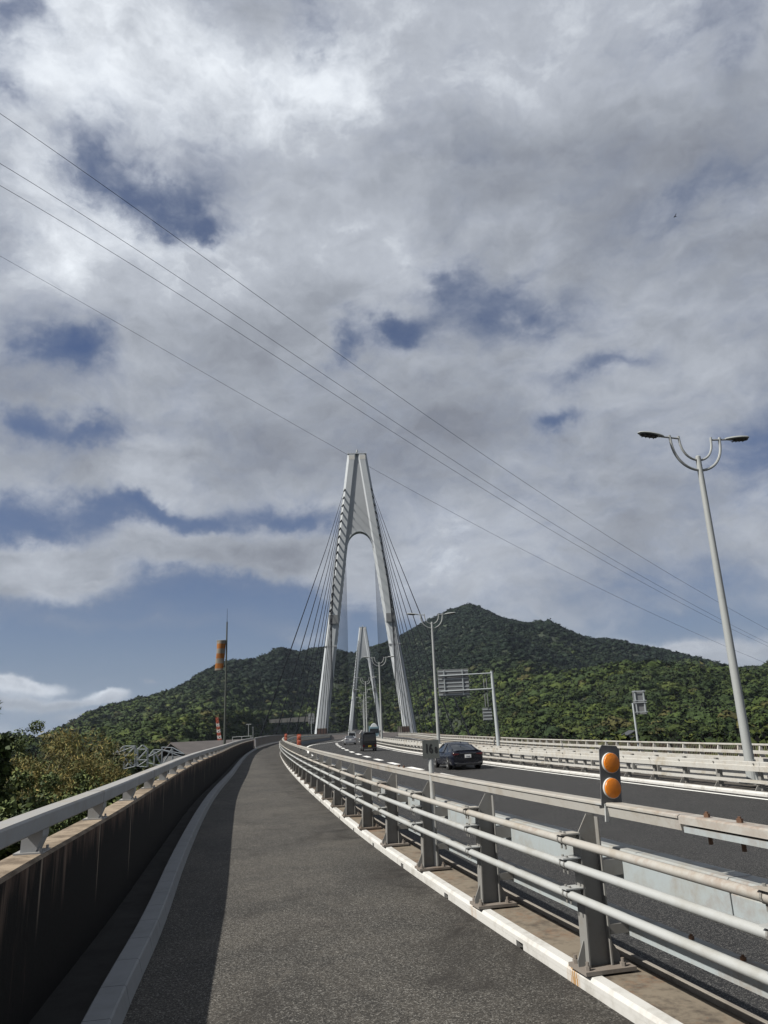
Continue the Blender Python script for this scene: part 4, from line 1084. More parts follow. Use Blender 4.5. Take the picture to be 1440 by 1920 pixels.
for i in range(16):
    t = i/15; r_ = .58-.08*t
    for j in range(N):
        a = 2*math.pi*j/N; rr_ = r_*(1+.12*math.sin(3*a+3*t))
        vs.append((math.cos(a)*rr_-.22*t, math.sin(a)*rr_*.6, -t*LZ))
mb.add(vs, [(i*N+j, i*N+(j+1) % N, (i+1)*N+(j+1) % N, (i+1)*N+j) for i in range(15) for j in range(N)])
mb.build('sleeve', m, t2, smooth=True)
mb = MB(); mb.tube([(math.cos(2*math.pi*j/14)*.60, math.sin(2*math.pi*j/14)*.36, 0) for j in range(15)], .035, 6, cap=False); mb.build('hoop', M_lamp, t2)

Y = 330.; a = at_y(413, 1396, Y); c_ = at_y(407, 1345, Y)
t_ = thing('crane', 'red and white lattice crane boom behind the foot of the windsock pole', 'crane', (a.x, Y, a.z-8))
d = c_-a; base_ = Vector((0, 0, 8))
mbr, mbw = MB(), MB(); NS = 9
def bp(t, cx_, cy_): w_ = .62*(1-.5*t)+.08; q = base_+d*t; return Vector((q.x+cx_*w_, cy_*w_, q.z))
for i in range(NS):
    t0_, t1_ = i/NS, (i+1)/NS; mb = mbr if i % 2 else mbw
    if i >= 7: mb = mbr
    for (sx, sy) in ((-1, -1), (1, -1), (1, 1), (-1, 1)): mb.bar(bp(t0_, sx, sy), bp(t1_, sx, sy), .13)
    mb.bar(bp(t0_, -1, -1), bp(t1_, 1, -1), .10); mb.bar(bp(t0_, 1, -1), bp(t0_, -1, -1), .10); mb.bar(bp(t0_, 1, 1), bp(t1_, -1, 1), .1); mb.bar(bp(t0_, 1, -1), bp(t1_, 1, 1), .1)
mbr.build('boom_red_section', M_craner, t_); mbw.build('boom_white_section', M_cranew, t_)
mb = MB(); mb.box(-2, 2, -2, 2, 3, 8); mb.box(-3, 3, -3, 3, -14, -.5+3.4); mb.build('cab', M_cranew, t_)

# shed with long grey roof
Y = 230.
A1 = at_y(320, 1392, Y); B1 = at_y(415, 1385, Y+60)
t_ = thing('warehouse', 'long low warehouse with a grey brown pitched roof behind the left parapet', 'warehouse', (A1.x, Y, A1.z-9))
L_ = (B1-A1).length+18
mb = MB(); mb.prism([(-10, 5.2), (0, 9.0), (14, 5.2), (13.8, 4.8), (0, 8.6), (-9.8, 4.8)], 0, L_+10); rf = mb.build('roof', M_roof, t_)
mb = MB(); mb.box(-9, 13, 1, L_+8, -6, 5.0); mb.build('wall', M_shed, t_)
mb = MB()
for i in range(6): mb.box(13.01, 13.08, 6+i*11, 13+i*11, 1, 3.6)
for i in range(3): mb.box(-7+i*6, -3+i*6, .92, .99, 0, 3)
mb.build('window', M_glass, t_)
t_.rotation_euler = (0, 0, R(-52))
A2 = at_y(360, 1405, 190)
t_ = thing('warehouse', 'second lower shed with a wide roof in front of the long warehouse', 'warehouse', (A2.x+6, 190, A2.z-7.5), R(-62))
mb = MB(); mb.prism([(-9, 4.4), (0, 6.6), (9, 4.4), (9, 4.0), (0, 6.2), (-9, 4.0)], 0, 34); mb.build('roof', simple('lighter_roof', (.13, .12, .12), .8), t_)
mb = MB(); mb.box(-8, 8, 1, 33, -6, 4.1); mb.build('wall', M_shed, t_)
mb = MB(); mb.box(-2, 2, .93, .995, -1, 3); mb.build('door', M_house, t_)
# steel frames of the yard
def truss(name, label, pts, segs, Y, dep, r=.065):
    org = at_y(pts[0][0], 1440, Y); t_ = thing(name, label, 'gantry', (org.x, Y, org.z), 0, 'pale steel frames standing in the yard')
    W = [at_y(q[0], q[1], Y)-org for q in pts]
    for nm, yo in (('front_frame', 0), ('rear_frame', dep)):
        mb = MB()
        for a_, b_ in segs: mb.bar(W[a_]+Vector((0, yo, 0)), W[b_]+Vector((0, yo, 0)), r)
        mb.build(nm, M_truss, t_)
    for q in W[:8]:
        mb = MB(); mb.bar(q, q+Vector((0, dep, 0)), r*.8); mb.build('cross_member', M_truss, t_)
    return t_
t_ = truss('lattice_gantry', 'pale steel frame with a triangular left nose, leftmost of the yard frames',
    [(212, 1414), (232, 1399), (233, 1420), (253, 1399), (253, 1437), (231, 1442), (230, 1414), (246, 1437), (245, 1424)], [(0, 1), (0, 6), (1, 3), (1, 2), (2, 4), (3, 4), (2, 5), (0, 3), (2, 3), (5, 4), (5, 8), (2, 7)], 125, .5)
truss('lattice_gantry', 'small gabled pale steel frame in the middle of the yard frames',
    [(257, 1437), (257, 1405), (267, 1397), (276, 1405), (276, 1438), (257, 1425), (276, 1425), (257, 1413)], [(0, 1), (1, 2), (2, 3), (3, 4), (5, 6), (1, 3), (5, 3), (0, 6), (0, 4)], 130, .5)
truss('lattice_gantry', 'wide cross-braced pale steel frame at the right end of the yard, against the warehouse',
    [(275, 1421), (288, 1406), (303, 1406), (303, 1436), (288, 1436), (323, 1402), (345, 1414), (323, 1430), (345, 1420), (303, 1401), (275, 1430)], [(0, 1), (1, 2), (2, 3), (1, 4), (0, 2), (9, 5), (5, 6), (5, 7), (2, 6), (2, 8), (3, 7), (10, 3), (4, 7), (9, 2), (7, 8), (3, 5), (1, 3)], 135, .5)
# house on the right beyond the rail
Y = 240.; a = at_y(1176, 1390, Y); t_ = thing('house', 'small white house with a dark tiled roof low behind the outer rail', 'house', (a.x, Y, a.z-2))
mb = MB(); mb.box(0, 5.8, 0, 6, 0, 3.6); mb.build('wall', M_house, t_)
mb = MB(); mb.prism([(-.5, 3.5), (2.9, 5.2), (6.3, 3.5), (6.3, 3.3), (2.9, 5.0), (-.5, 3.3)], -.5, 6.5); mb.build('roof', M_tile, t_)
mb = MB(); mb.box(1, 2.2, -.06, -.003, 1.6, 2.9); mb.box(3.6, 4.8, -.06, -.003, 1.6, 2.9); mb.build('window', M_glass, t_)
mb = MB(); mb.box(-6, -.2, 1, 5, 0, 2.4); mb.prism([(-6.3, 2.4), (0, 2.4), (0, 2.9), (-6.3, 2.6)], .6, 5.4); mb.build('annex', M_house, t_)
mb = MB(); mb.box(6.6, 12, 1, 5, .6, 2.6); mb.build('garage', M_house, t_)
# grey slope retaining wall on the far hill
a = at_y(505, 1352, 800); t_ = thing('retaining_wall', 'long grey concrete retaining wall on the hillside behind the left cables', 'wall', (a.x, 800, a.z-2), R(8))
mb = MB(); mb.prism([(0, 0), (48, 0), (48, 5.5), (0, 3.5)], 0, 3); mb.build('wall', simple('slope_concrete', (.20, .195, .185), .9), t_)
mb = MB()
for i in range(9): mb.box(i*6-.15, i*6+.15, -.25, -.01, 0, 3.6)
mb.build('rib', M_conc, t_)
# railing platform near the end of the parapet
a = at_y(436, 1392, 92); t_ = thing('platform_railing', 'small grey service platform railing behind the far end of the parapet', 'railing', (a.x, 92, a.z-.6))
mb = MB()
for x_ in (0, 1.1, 2.2): mb.bar((x_, 0, 0), (x_, 0, 1.25), .035)
for z in (1.2, .75): mb.bar((0, 0, z), (2.3, 0, z+.05), .03)
mb.build('rail', M_lamp, t_)
mb = MB(); mb.bar((1.9, 0, 1.2), (1.9, 0, 2.6), .03); mb.bar((1.6, 0, 2.6), (2.2, 0, 2.6), .03); mb.bar((2.4, .2, .0), (2.4, .2, 2.3), .05); mb.build('mast', M_lamp, t_)

# ------------------------------------------------------------------ power lines
def wire(label, pts, d0, d1, wr_=.045):
    P0 = ray(*pts[0]).normalized()*d0; P1 = ray(*pts[-1]).normalized()*d1
    # straight chord in plan, height from the photographed rays
    W = []
    M = 40
    xs = [q[0] for q in pts]; ysx = [q[1] for q in pts]
    co = np.polyfit(xs, ysx, 3)
    for i in range(M+1):
        x_ = pts[0][0]+(pts[-1][0]-pts[0][0])*i/M; y_ = float(np.polyval(co, x_)); r_ = ray(x_, y_)
        # intersect vertical plane through P0-P1
        n_ = Vector((P1.y-P0.y, -(P1.x-P0.x), 0)); t = n_.dot(P0)/n_.dot(r_); W.append(Vector((0, 0, EYE))+r_*t)
    mb = MB(); mb.tube(W, wr_, 5); tag(mb.build('power_line', M_cable, None), label, 'cable', 'overhead wires crossing the sky')
wire('topmost overhead wire crossing the sky from upper left', [(-60, 172), (0, 212), (110, 290), (320, 437), (600, 637), (800, 785), (925, 860), (1210, 1050), (1440, 1180), (1500, 1212)], 150, 420)
wire('second overhead wire from the top', [(-60, 270), (0, 307), (290, 490), (845, 860), (1150, 1050), (1340, 1155), (1440, 1205), (1500, 1235)], 155, 430)
wire('third overhead wire from the top, just below the second', [(-60, 314), (0, 348), (290, 522), (810, 858), (1130, 1050), (1340, 1162), (1440, 1212), (1500, 1240)], 160, 440)
wire('lowest overhead wire, passing behind the top of the near bridge tower', [(-60, 447), (0, 480), (320, 660), (650, 855), (1020, 1050), (1365, 1212), (1440, 1245), (1500, 1270)], 700, 1100, .13)
# bird
bq = at_y(1266, 406, 60); mb = MB()
mb.tube([(-.12, 0, 0), (0, 0, .02), (.14, 0, 0)], [.02, .05, .01], 8); mb.add([(0, 0, .03), (.05, .25, .10), (-.03, .30, .09), (-.06, 0, .03), (.05, -.25, .10), (-.03, -.30, .09)], [(0, 1, 2, 3), (0, 3, 5, 4)])
o = mb.build('bird', M_cable); o.location = bq; tag(o, 'tiny dark bird high in the cloudy sky at right', 'bird')

# ------------------------------------------------------------------ ground, sea, hills
from mathutils import noise as mnoise
def prj(px, py, r):       # point on the ray at horizontal distance r
    d = ray(px, py); s = r/math.hypot(d.x, d.y); return Vector((0, 0, EYE))+d*s
def az_px(px, py=1300): d = ray(px, py); return math.atan2(d.x, d.y)
ridge = [(-200,1395),(-60,1392),(60,1388),(118,1366),(160,1342),(200,1325),(245,1314),(290,1304),(330,1292),(370,1268),(400,1250),(430,1240),(480,1237),(525,1215),(560,1222),(600,1214),(640,1222),(665,1225),(700,1212),(740,1200),(790,1170),(830,1150),(855,1140),(880,1133),(910,1144),(940,1158),(985,1168),(1030,1172),(1060,1182),(1090,1197),(1120,1199),(1150,1200),(1200,1212),(1260,1224),(1330,1240),(1380,1252),(1440,1250),(1520,1256),(1640,1262)]
front = [(-200,1400),(60,1398),(118,1385),(180,1362),(250,1350),(330,1333),(420,1322),(470,1330),(520,1312),(600,1298),(680,1292),(760,1275),(850,1266),(950,1262),(1000,1266),(1060,1262),(1120,1250),(1200,1244),(1260,1250),(1330,1255),(1440,1262),(1640,1262)]
mid2 = [(-200,1400),(118,1390),(600,1330),(760,1320),(850,1312),(950,1325),(1000,1320),(1100,1322),(1200,1330),(1290,1332),(1340,1330),(1440,1310),(1640,1310)]
RD = hermite([(-200, 1600), (118, 1650), (400, 1900), (640, 2500), (880, 2700), (1200, 2600), (1640, 2300)])
def prof(tab, dist):
    az_, z_ = [], []
    for (x_, y_) in tab:
        q = prj(x_, y_, dist(x_)); az_.append(math.atan2(q.x, q.y)); z_.append(q.z)
    return np.array(az_), np.array(z_)
azR, zR_ = prof(ridge, RD); DM = hermite([(-300, 760), (118, 800), (420, 950), (545, 1480), (800, 1480), (930, 950), (1100, 760), (1700, 700)])
def DF(x_): return DM(x_)+420
azF, zF = prof(front, DF); azM, zM = prof(mid2, DM)
azX = np.array([az_px(x_) for x_ in range(-300, 1701, 50)]); rM = np.array([DM(x_) for x_ in range(-300, 1701, 50)])
azD, rD = azR, np.array([RD(x_) for x_, _ in ridge])
def hillz(a, r):
    zr_ = np.interp(a, azR, zR_)-7; rr_ = np.interp(a, azD, rD); zf = np.interp(a, azF, zF)-6; zm = np.interp(a, azM, zM)-5
    base = -30
    def bumpf(zt, rc, wf, wb):
        t = (r-rc); w_ = wf if t < 0 else wb; s = max(0., 1-abs(t)/w_); s = s*s*(3-2*s)*.45+s*.55; return base+(zt-base)*s
    n1_ = mnoise.fractal(Vector((math.sin(a)*r*.004, math.cos(a)*r*.004, 1.3)), 1., 2., 5)
    spur = mnoise.noise(Vector((a*9, r*.0006, 4.)))
    h1 = bumpf(zr_, rr_, rr_-max(900, np.interp(a, azX, rM)+30), 900)+(n1_*48+(abs(spur)-.25)*60)*min(1, abs(r-rr_)/420)
    m_ = np.interp(a, azX, rM); h2 = bumpf(zf, m_+420, 420, 600)+(n1_*26+spur*16)*min(1, abs(r-m_-420)/260)
    h3 = bumpf(zm, m_, 260 if m_ < 1200 else 120, 300)+n1_*3
    return max(h1, h2, h3)
A0, A1_ = az_px(-180), az_px(1600); NA, NR = 300, 150
mb = MB(); vs = []; rs_ = np.linspace(480, 3300, NR)
for i in range(NA+1):
    a = A0+(A1_-A0)*i/NA
    for r in rs_: vs.append((math.sin(a)*r, math.cos(a)*r, hillz(a, r)))
mb.add(vs, [(i*NR+j, i*NR+j+1, (i+1)*NR+j+1, (i+1)*NR+j) for i in range(NA) for j in range(NR-1)])
structure(mb.build('hills', M_hill, smooth=True, recalc=False))
# sea to the horizon and near land
mb = MB(); mb.add([(-40000, -40000, -31), (40000, -40000, -31), (40000, 40000, -31), (-40000, 40000, -31)], [(0, 1, 2, 3)]); structure(mb.build('sea', M_sea, recalc=False))
def landz(x, y):
    if y < 330: t = max(0, (y-60)/270); z = -7.5-5*t
    else: z = -12.5-(y-330)*.25
    ax = XA(y); dl = (XL(y)-1.2)-x; dr = x-(ax+17)
    z += mnoise.noise(Vector((x*.05, y*.05, 0)))*1.2
    return max(z, -34)
mb = MB(); gx = np.linspace(-400, 400, 90); gy = np.linspace(-40, 470, 70)
mb.add([(x_, y_, landz(x_, y_)) for y_ in gy for x_ in gx], [(j*90+i, j*90+i+1, (j+1)*90+i+1, (j+1)*90+i) for j in range(69) for i in range(89)])
structure(mb.build('ground', M_soil, smooth=True, recalc=False))
# far islands at left
mb = MB(); vs = []; N = 60
for i in range(N+1):
    a = az_px(-260)+(az_px(330)-az_px(-260))*i/N
    h_ = 95+70*mnoise.noise(Vector((i*.13, 2, 0)))+25*mnoise.noise(Vector((i*.5, 7, 0)))
    for (r, f_) in ((9000, 0), (9600, .7), (10300, 1), (11500, 0)): vs.append((math.sin(a)*r, math.cos(a)*r, -31+max(8, h_)*f_))
mb.add(vs, [(i*4+j, i*4+j+1, (i+1)*4+j+1, (i+1)*4+j) for i in range(N) for j in range(3)]); structure(mb.build('distant_islands', M_far, smooth=True, recalc=False))

# forest canopy: merged crowns
def ico(sub):
    bm = bmesh.new(); bmesh.ops.create_icosphere(bm, subdivisions=sub, radius=1); v = np.array([q.co[:] for q in bm.verts]); f = np.array([[q.index for q in fc.verts] for fc in bm.faces]); bm.free(); return v, f
def templates(sub, k, amp):
    """crown template: a smooth lumpy core plus many small leaf-cluster faces that fray its outline"""
    T = []; nq, sz_, cs_ = {1: (30, .30, 1), 2: (150, .17, 2), 3: (420, .105, 2)}[sub]; cv, cf = ico(cs_)
    def lump(q, i): return 1+amp*mnoise.noise(Vector(q)*1.5+Vector((i*7., 0, 0)))+amp*.55*mnoise.noise(Vector(q)*3.4+Vector((0, i*3., 0)))
    for i in range(k):
        d = rng.normal(size=(nq, 3)); d[:, 2] = np.abs(d[:, 2])*1.1-.35; d /= np.linalg.norm(d, axis=1)[:, None]
        rad = np.array([lump(q, i) for q in d])*(.86+.24*rng.random(nq))
        p = d*rad[:, None]
        n = d+rng.normal(size=(nq, 3))*.6; n /= np.linalg.norm(n, axis=1)[:, None]
        u = np.cross(n, rng.normal(size=(nq, 3))); u /= np.linalg.norm(u, axis=1)[:, None]; w = np.cross(n, u)
        s_ = (sz_*(.6+.8*rng.random(nq)))[:, None]
        tri = np.stack([p+u*s_, p-u*s_*.5+w*s_*.87, p-u*s_*.5-w*s_*.87], 1).reshape(-1, 3)
        core = cv*.90*np.array([lump(q, i) for q in cv])[:, None]
        # canopy normals: radial, tilted by the local lumps and a little scatter
        e = .08; gn = []
        for q in np.concatenate([cv, d]):
            q = q/np.linalg.norm(q); g0 = lump(q, i)
            gr = np.array([lump(q+np.array(v_)*e, i)-g0 for v_ in ((1, 0, 0), (0, 1, 0), (0, 0, 1))])/e
            v_ = q-1.1*(gr-q*gr.dot(q)); gn.append(v_/np.linalg.norm(v_))
        gn = np.array(gn); nc = gn[:len(cv)]; nd = gn[len(cv):]+rng.normal(size=(nq, 3))*.15; nd /= np.linalg.norm(nd, axis=1)[:, None]
        T.append((np.concatenate([core, tri]), np.concatenate([nc, np.repeat(nd, 3, axis=0)])))
    f = np.concatenate([cf, len(cv)+np.arange(nq*3).reshape(-1, 3)])
    return T, f
def crowns_object(name, items, sub, amp, m):
    T, f = templates(sub, 8, amp); nv, nf = len(T[0][0]), len(f); K = len(items)
    V = np.empty((K*nv, 3), np.float32); Nn = np.empty((K*nv, 3), np.float32); C = np.empty((K*nv, 4), np.float32); C[:, 3] = 1
    for i, (x_, y_, z_, r_, h_, c_) in enumerate(items):
        t, tn = T[rng.integers(8)]; w_ = rng.random()*6.283; cs_, sn = math.cos(w_), math.sin(w_)
        a_, b_ = i*nv, (i+1)*nv
        V[a_:b_, 0] = (t[:, 0]*cs_-t[:, 1]*sn)*r_+x_; V[a_:b_, 1] = (t[:, 0]*sn+t[:, 1]*cs_)*r_+y_; V[a_:b_, 2] = t[:, 2]*h_+z_
        Nn[a_:b_, 0] = tn[:, 0]*cs_-tn[:, 1]*sn; Nn[a_:b_, 1] = tn[:, 0]*sn+tn[:, 1]*cs_; Nn[a_:b_, 2] = tn[:, 2]*1.1
        C[a_:b_, :3] = c_
    F = (f[None]+(np.arange(K)*nv)[:, None, None]).reshape(-1, 3)
    me = bpy.data.meshes.new(name); me.vertices.add(len(V)); me.vertices.foreach_set('co', V.ravel())
    me.loops.add(len(F)*3); me.loops.foreach_set('vertex_index', F.ravel().astype(np.int32))
    me.polygons.add(len(F)); me.polygons.foreach_set('loop_start', np.arange(0, len(F)*3, 3, dtype=np.int32)); me.polygons.foreach_set('loop_total', np.full(len(F), 3, np.int32))
    ca = me.attributes.new('tint', 'FLOAT_COLOR', 'POINT'); ca.data.foreach_set('color', C.ravel())
    cn = me.attributes.new('canopy_normal', 'FLOAT_VECTOR', 'POINT'); cn.data.foreach_set('vector', Nn.ravel())
    me.materials.append(m); me.update(calc_edges=True)
    o = bpy.data.objects.new(name, me); COL.objects.link(o); return o
PAL = np.array([(.020, .031, .010), (.027, .040, .011), (.042, .056, .014), (.012, .021, .009), (.020, .033, .012), (.066, .078, .018), (.062, .050, .020)])
def scatter(n, r0, r1, sz, ridge_only=False):
    items = []
    for _ in range(n):
        a = A0+(A1_-A0)*rng.random(); r = math.sqrt(r0*r0+(r1*r1-r0*r0)*rng.random())
        rr_ = np.interp(a, azD, rD)
        if r > rr_+50: continue
        z = hillz(a, r)
        if z < -26: continue
        # skip those on slopes facing away
        if hillz(a, r-25) > z+14: continue
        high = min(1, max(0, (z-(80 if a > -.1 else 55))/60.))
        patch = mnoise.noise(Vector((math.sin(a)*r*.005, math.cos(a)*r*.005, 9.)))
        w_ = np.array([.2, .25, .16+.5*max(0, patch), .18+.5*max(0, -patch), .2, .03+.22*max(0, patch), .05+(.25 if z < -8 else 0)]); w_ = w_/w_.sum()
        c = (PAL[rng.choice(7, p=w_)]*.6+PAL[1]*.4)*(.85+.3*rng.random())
        dark = np.array((.0085, .0160, .0095))*(.85+.3*rng.random())       # cloud shade on the upper slopes, painted into the crown colour
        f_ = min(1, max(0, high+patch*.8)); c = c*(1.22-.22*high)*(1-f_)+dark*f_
        s = sz*min(2.1, math.exp(rng.normal()*.38))*.95; items.append((math.sin(a)*r, math.cos(a)*r, z+s*.25, s, s*(.50+.38*rng.random()), c))
    return items
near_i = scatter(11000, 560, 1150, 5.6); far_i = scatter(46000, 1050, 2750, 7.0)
tag(crowns_object('forest', near_i, 2, .42, M_forest), 'green broadleaf forest covering the lower slopes across the bridge', 'forest', kind='stuff')
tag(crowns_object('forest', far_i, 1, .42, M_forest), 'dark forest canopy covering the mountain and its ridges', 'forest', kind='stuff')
# crowns exactly along the skyline so that it is ragged
sk = []
for a in np.arange(A0, A1_, .0022):
    rr_ = np.interp(a, azD, rD); s = 5+3*rng.random(); sk.append((math.sin(a)*rr_, math.cos(a)*rr_, hillz(a, rr_)+s*.4, s, s*(.8+.4*rng.random()), np.array((.009, .015, .010))*(.8+.4*rng.random())))  # skyline crowns carry the same painted cloud shade
tag(crowns_object('ridge_trees', sk, 2, .42, M_forest), 'row of dark tree crowns along the skyline of the ridge', 'forest', kind='stuff')

# ------------------------------------------------------------------ leafy trees near the left parapet
def leaf_mesh(name, centres, count, lw, ll, cols, spread, parent, droop=0., m=M_leaf):
    """centres: list of (x,y,z,r) clumps; leaves are small bent quads"""
    C = np.array(centres); K = len(C); n = count
    idx = rng.integers(0, K, n)
    dirs = rng.normal(size=(n, 3)); dirs /= np.linalg.norm(dirs, axis=1)[:, None]
    rad = C[idx, 3]*(.35+.65*rng.random(n)**.5)
    pos = C[idx, :3]+dirs*rad[:, None]*np.array([1, 1, .8])*spread
    pl_ = parent.location; wx = np.array([XW(max(-14, min(105, q+pl_.y))) for q in pos[:, 1]])
    bad = pos[:, 0]+pl_.x > wx-.5; pos[bad, 0] = wx[bad]-pl_.x-.5-rng.random(bad.sum())*.5
    ax = rng.normal(size=(n, 3)); ax[:, 2] -= droop; ax /= np.linalg.norm(ax, axis=1)[:, None]
    nr = dirs*.9+rng.normal(size=(n, 3))*.7; nr[:, 2] += .35
    sd_ = np.cross(ax, nr); sd_ /= (np.linalg.norm(sd_, axis=1)[:, None]+1e-9)
    s = (.6+.8*rng.random(n))[:, None]
    p0 = pos; p1 = pos+ax*ll*s*.5+sd_*lw*s*.5; p2 = pos+ax*ll*s; p3 = pos+ax*ll*s*.5-sd_*lw*s*.5
    V = np.stack([p0, p1, p2, p3], 1).reshape(-1, 3)
    col = np.array(cols)[rng.integers(0, len(cols), n)]*(.7+.6*rng.random(n))[:, None]
    Cc = np.ones((n, 4, 4), np.float32); Cc[:, :, :3] = col[:, None, :]
    me = bpy.data.meshes.new(name); me.vertices.add(n*4); me.vertices.foreach_set('co', V.ravel())
    me.loops.add(n*4); me.loops.foreach_set('vertex_index', np.arange(n*4, dtype=np.int32))
    me.polygons.add(n); me.polygons.foreach_set('loop_start', np.arange(0, n*4, 4, dtype=np.int32)); me.polygons.foreach_set('loop_total', np.full(n, 4, np.int32))
    ca = me.attributes.new('tint', 'FLOAT_COLOR', 'POINT'); ca.data.foreach_set('color', Cc.ravel())
    me.materials.append(m); me.update(calc_edges=True)
    o = bpy.data.objects.new(name, me); COL.objects.link(o); o.parent = parent; return o
GREEN = [(.034, .052, .014), (.050, .070, .018), (.024, .038, .012), (.095, .115, .035)]
GOLD = [(.140, .112, .034), (.105, .098, .030), (.078, .082, .025), (.180, .142, .044), (.056, .068, .020)]
def broad_tree(X, Y, ztop, rad, label, cols, n=7000, name='tree', lw=.07, ll=.13, group=None):
    zb = landz(X, Y); t_ = thing(name, label, 'tree', (X, Y, zb), 0, group); H = ztop-zb
    mb = MB(); lean = (rng.random()-.5)*.6
    tr = [(0, 0, 0), (lean*.3, .1, H*.3), (lean, 0, H*.6), (lean*1.2, .1, H*.88)]
    mb.tube(tr, [.16, .13, .09, .03], 8)
    cen = []; K = 34
    for i in range(K):
        a = rng.random()*6.283; u = rng.random(); zc_ = H*(.36+.60*u)
        prof_ = math.sin(math.pi*min(1, (.18+.82*(1-u)**.7)))**.6 if u > .5 else 1.
        rr_ = rad*(.35+.65*rng.random())*(1.05-.75*u**2)
        x_, y_ = math.cos(a)*rr_+lean, math.sin(a)*rr_
        cen.append((x_, y_, zc_, rad*(.20+.16*rng.random())))
        if i % 2 == 0: mb.tube([(lean*.8, 0, zc_*.8), (x_*.6+lean*.4, y_*.6, zc_*.93), (x_, y_, zc_)], [.05, .03, .012], 5)
    cen.append((lean*1.2, 0, H*.97, rad*.2))
    mb.build('trunk', M_bark, t_, smooth=True)
    leaf_mesh('crown', cen, n, lw, ll, cols, 1.0, t_, .2)
    return t_
def bamboo(X, Y, ztop, rad, label, n=7000, cols=GOLD):
    zb = landz(X, Y); t_ = thing('bamboo_clump', label, 'bamboo', (X, Y, zb), 0, 'golden brown bamboo clumps beyond the parapet'); H = ztop-zb
    mb = MB(); cen = []
    for i in range(11):
        a = rng.random()*6.283; r0_ = rad*.35*rng.random(); bx, by = math.cos(a)*r0_, math.sin(a)*r0_; hh_ = H*(.72+.28*rng.random()); bend = rad*(.3+.6*rng.random())
        pts = []
        for j in range(9):
            t = j/8; pts.append((bx+math.cos(a)*bend*t**3, by+math.sin(a)*bend*t**3, hh_*(t if t < .85 else .85+(t-.85)*.7)))
        mb.tube(pts, [.035*(1-.8*j/8)+.004 for j in range(9)], 6)
        for j in range(3, 9):
            for q in range(2): cen.append((pts[j][0]+rng.normal()*.35, pts[j][1]+rng.normal()*.35, pts[j][2]+rng.normal()*.2, .30+.45*(1-j/9)))
    mb.build('stems', M_culm, t_, smooth=True)
    leaf_mesh('foliage', cen, int(n*2.6), .026, .15, cols, 1.15, t_, .7)
    return t_
def xy(px, Y): q = at_y(px, 1400, Y); return q.x, Y
def ztop(px, py, Y): return at_y(px, py, Y).z
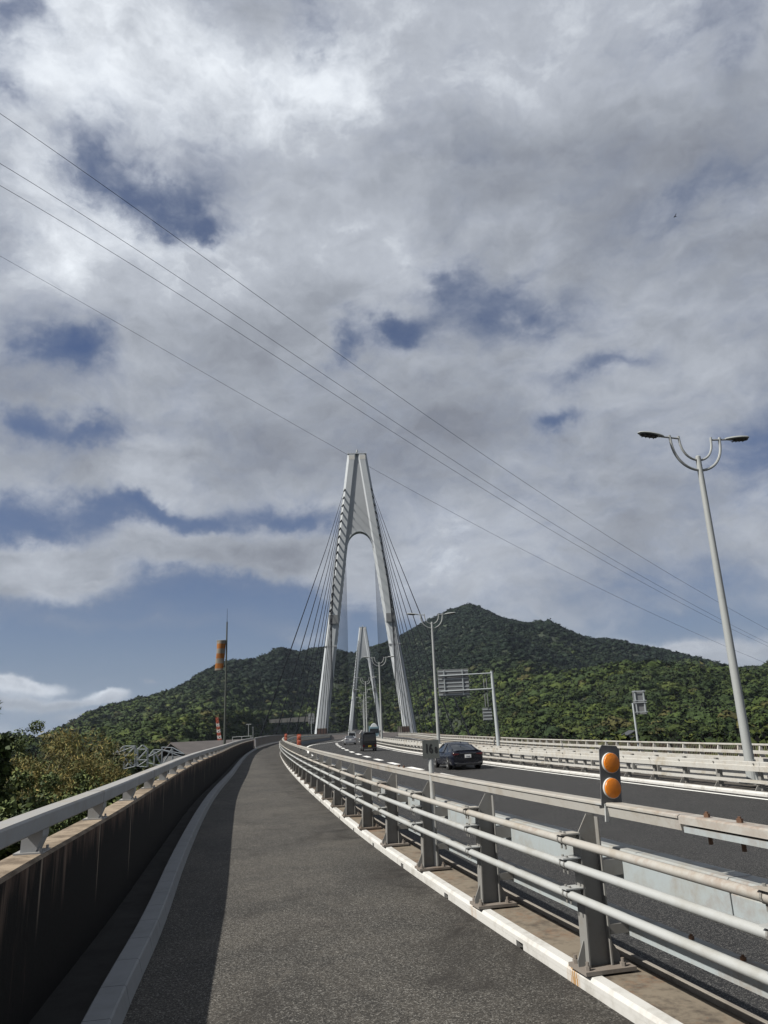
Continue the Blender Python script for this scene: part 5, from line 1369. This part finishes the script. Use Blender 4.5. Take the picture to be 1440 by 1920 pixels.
for (px, py, Y, rad, kind, lb) in [
    (58, 1350, 27, 1.35, 'g', 'tallest green-topped tree rising out of the golden bamboo at the left edge'),
    (22, 1385, 19, 1.1, 'b', 'golden brown bamboo clump at the far left below the tall tree'),
    (62, 1366, 22, 1.2, 'b', 'golden bamboo clump in front of the tall tree'),
    (92, 1370, 24, 1.2, 'b', 'golden bamboo clump just right of the tall tree'),
    (135, 1380, 27, 1.5, 'b', 'brownish bamboo clump, third from the left edge'),
    (170, 1386, 29, 1.3, 'd', 'dark olive bamboo clump with a pointed top'),
    (196, 1398, 33, 1.4, 'b', 'rightmost tall bamboo clump, nearest the lattice gantries'),
    (226, 1424, 30, 1.3, 'b', 'low golden bamboo just left of the parapet rail'),
    (258, 1440, 36, 1.3, 'd', 'low olive bush showing above the rail beside the lattice gantries'),
    (10, 1436, 13, 1.1, 'g', 'dense dark green bush at the left border below the bamboo'),
    (62, 1440, 15, 1.2, 'g', 'broad green bush in the middle of the left thicket'),
    (120, 1446, 18, 1.2, 'g', 'green bush with glossy leaves right of the broad one'),
    (168, 1444, 22, 1.2, 'g', 'rounded green bush under the olive bamboo clump'),
    (-10, 1490, 8.5, .9, 'g', 'near dark bush touching the left border just behind the rail'),
    (48, 1490, 11, 1.0, 'g', 'near bush growing right behind the parapet rail'),
    (105, 1485, 13.5, 1.0, 'g', 'leafy bush between the near rail and the broad green bush'),
    (150, 1470, 17, 1.0, 'g', 'dark bush low behind the rail, right of the leafy one'),
    (205, 1462, 24, 1.1, 'g', 'small green bush peeking over the rail farther along'),
    (236, 1455, 29, 1.1, 'g', 'small bush at the right end of the thicket')]:
    X, Y_ = xy(px, Y); zt = ztop(px, py-(14 if kind != 'g' else 4), Y)
    if kind == 'g': broad_tree(X, Y_, zt, rad, lb, GREEN, 11000, 'bush' if py > 1430 else 'tree', .045, .085)
    elif kind == 'b': bamboo(X, Y_, zt, rad, lb, 9000)
    else: bamboo(X, Y_, zt, rad, lb, 8000, [(.050, .052, .018), (.035, .042, .014), (.075, .065, .022)])
# tree entering at the extreme left
X, Y_ = xy(-42, 13); broad_tree(X, Y_, ztop(-42, 1298, 13), .62, 'tree whose leafy twigs enter the photo at the left border above the bamboo', GREEN[:3], 6000, 'tree')
# undergrowth carpet so that no bare soil shows
items = []
for _ in range(2600):
    x_ = -60+56*rng.random(); y_ = 2+95*rng.random()
    if x_ > XL(y_)-2.9: continue
    s = .8+1.1*rng.random(); items.append((x_, y_, landz(x_, y_)+s*.4+rng.random()*1.5, s, s, PAL[rng.integers(0, 5)]*.9))
tag(crowns_object('undergrowth', items, 3, .5, M_forest), 'low green undergrowth below the left parapet', 'undergrowth', kind='stuff')
items = []
for _ in range(2500):
    px_ = 150+330*rng.random(); y_ = 130+330*rng.random(); x_ = at_y(px_, 1400, y_).x; s = 2.5+2.5*rng.random()
    if 225 < px_ < 420 and y_ < 300: continue
    items.append((x_, y_, landz(x_, y_)+s*.5, s, s, PAL[rng.integers(0, 6)]))
for _ in range(2500):
    y_ = 60+400*rng.random(); x_ = XA(y_)+20+260*rng.random(); s = 2.5+2.5*rng.random()
    items.append((x_, y_, landz(x_, y_)+s*.5, s, s, PAL[rng.integers(0, 6)]))
tag(crowns_object('scrub_wood', items, 3, .45, M_forest), 'scrub and low trees on the near shore beside the bridge approach', 'wood', kind='stuff')

# ------------------------------------------------------------------ thin air haze round camera and scene
m = bpy.data.materials.new('air'); m.use_nodes = True; nt = m.node_tree; nt.nodes.clear()
o_ = nt.nodes.new('ShaderNodeOutputMaterial'); v_ = nt.nodes.new('ShaderNodeVolumePrincipled')
v_.inputs['Color'].default_value = (.62, .74, .90, 1); v_.inputs['Density'].default_value = .000026; v_.inputs['Anisotropy'].default_value = .2
nt.links.new(v_.outputs[0], o_.inputs['Volume'])
mb = MB(); mb.box(-13000, 13000, -600, 12500, -36, 520); hz_ = mb.build('haze', m); tag(hz_, kind='stuff')
scene.cycles.volume_bounces = 0
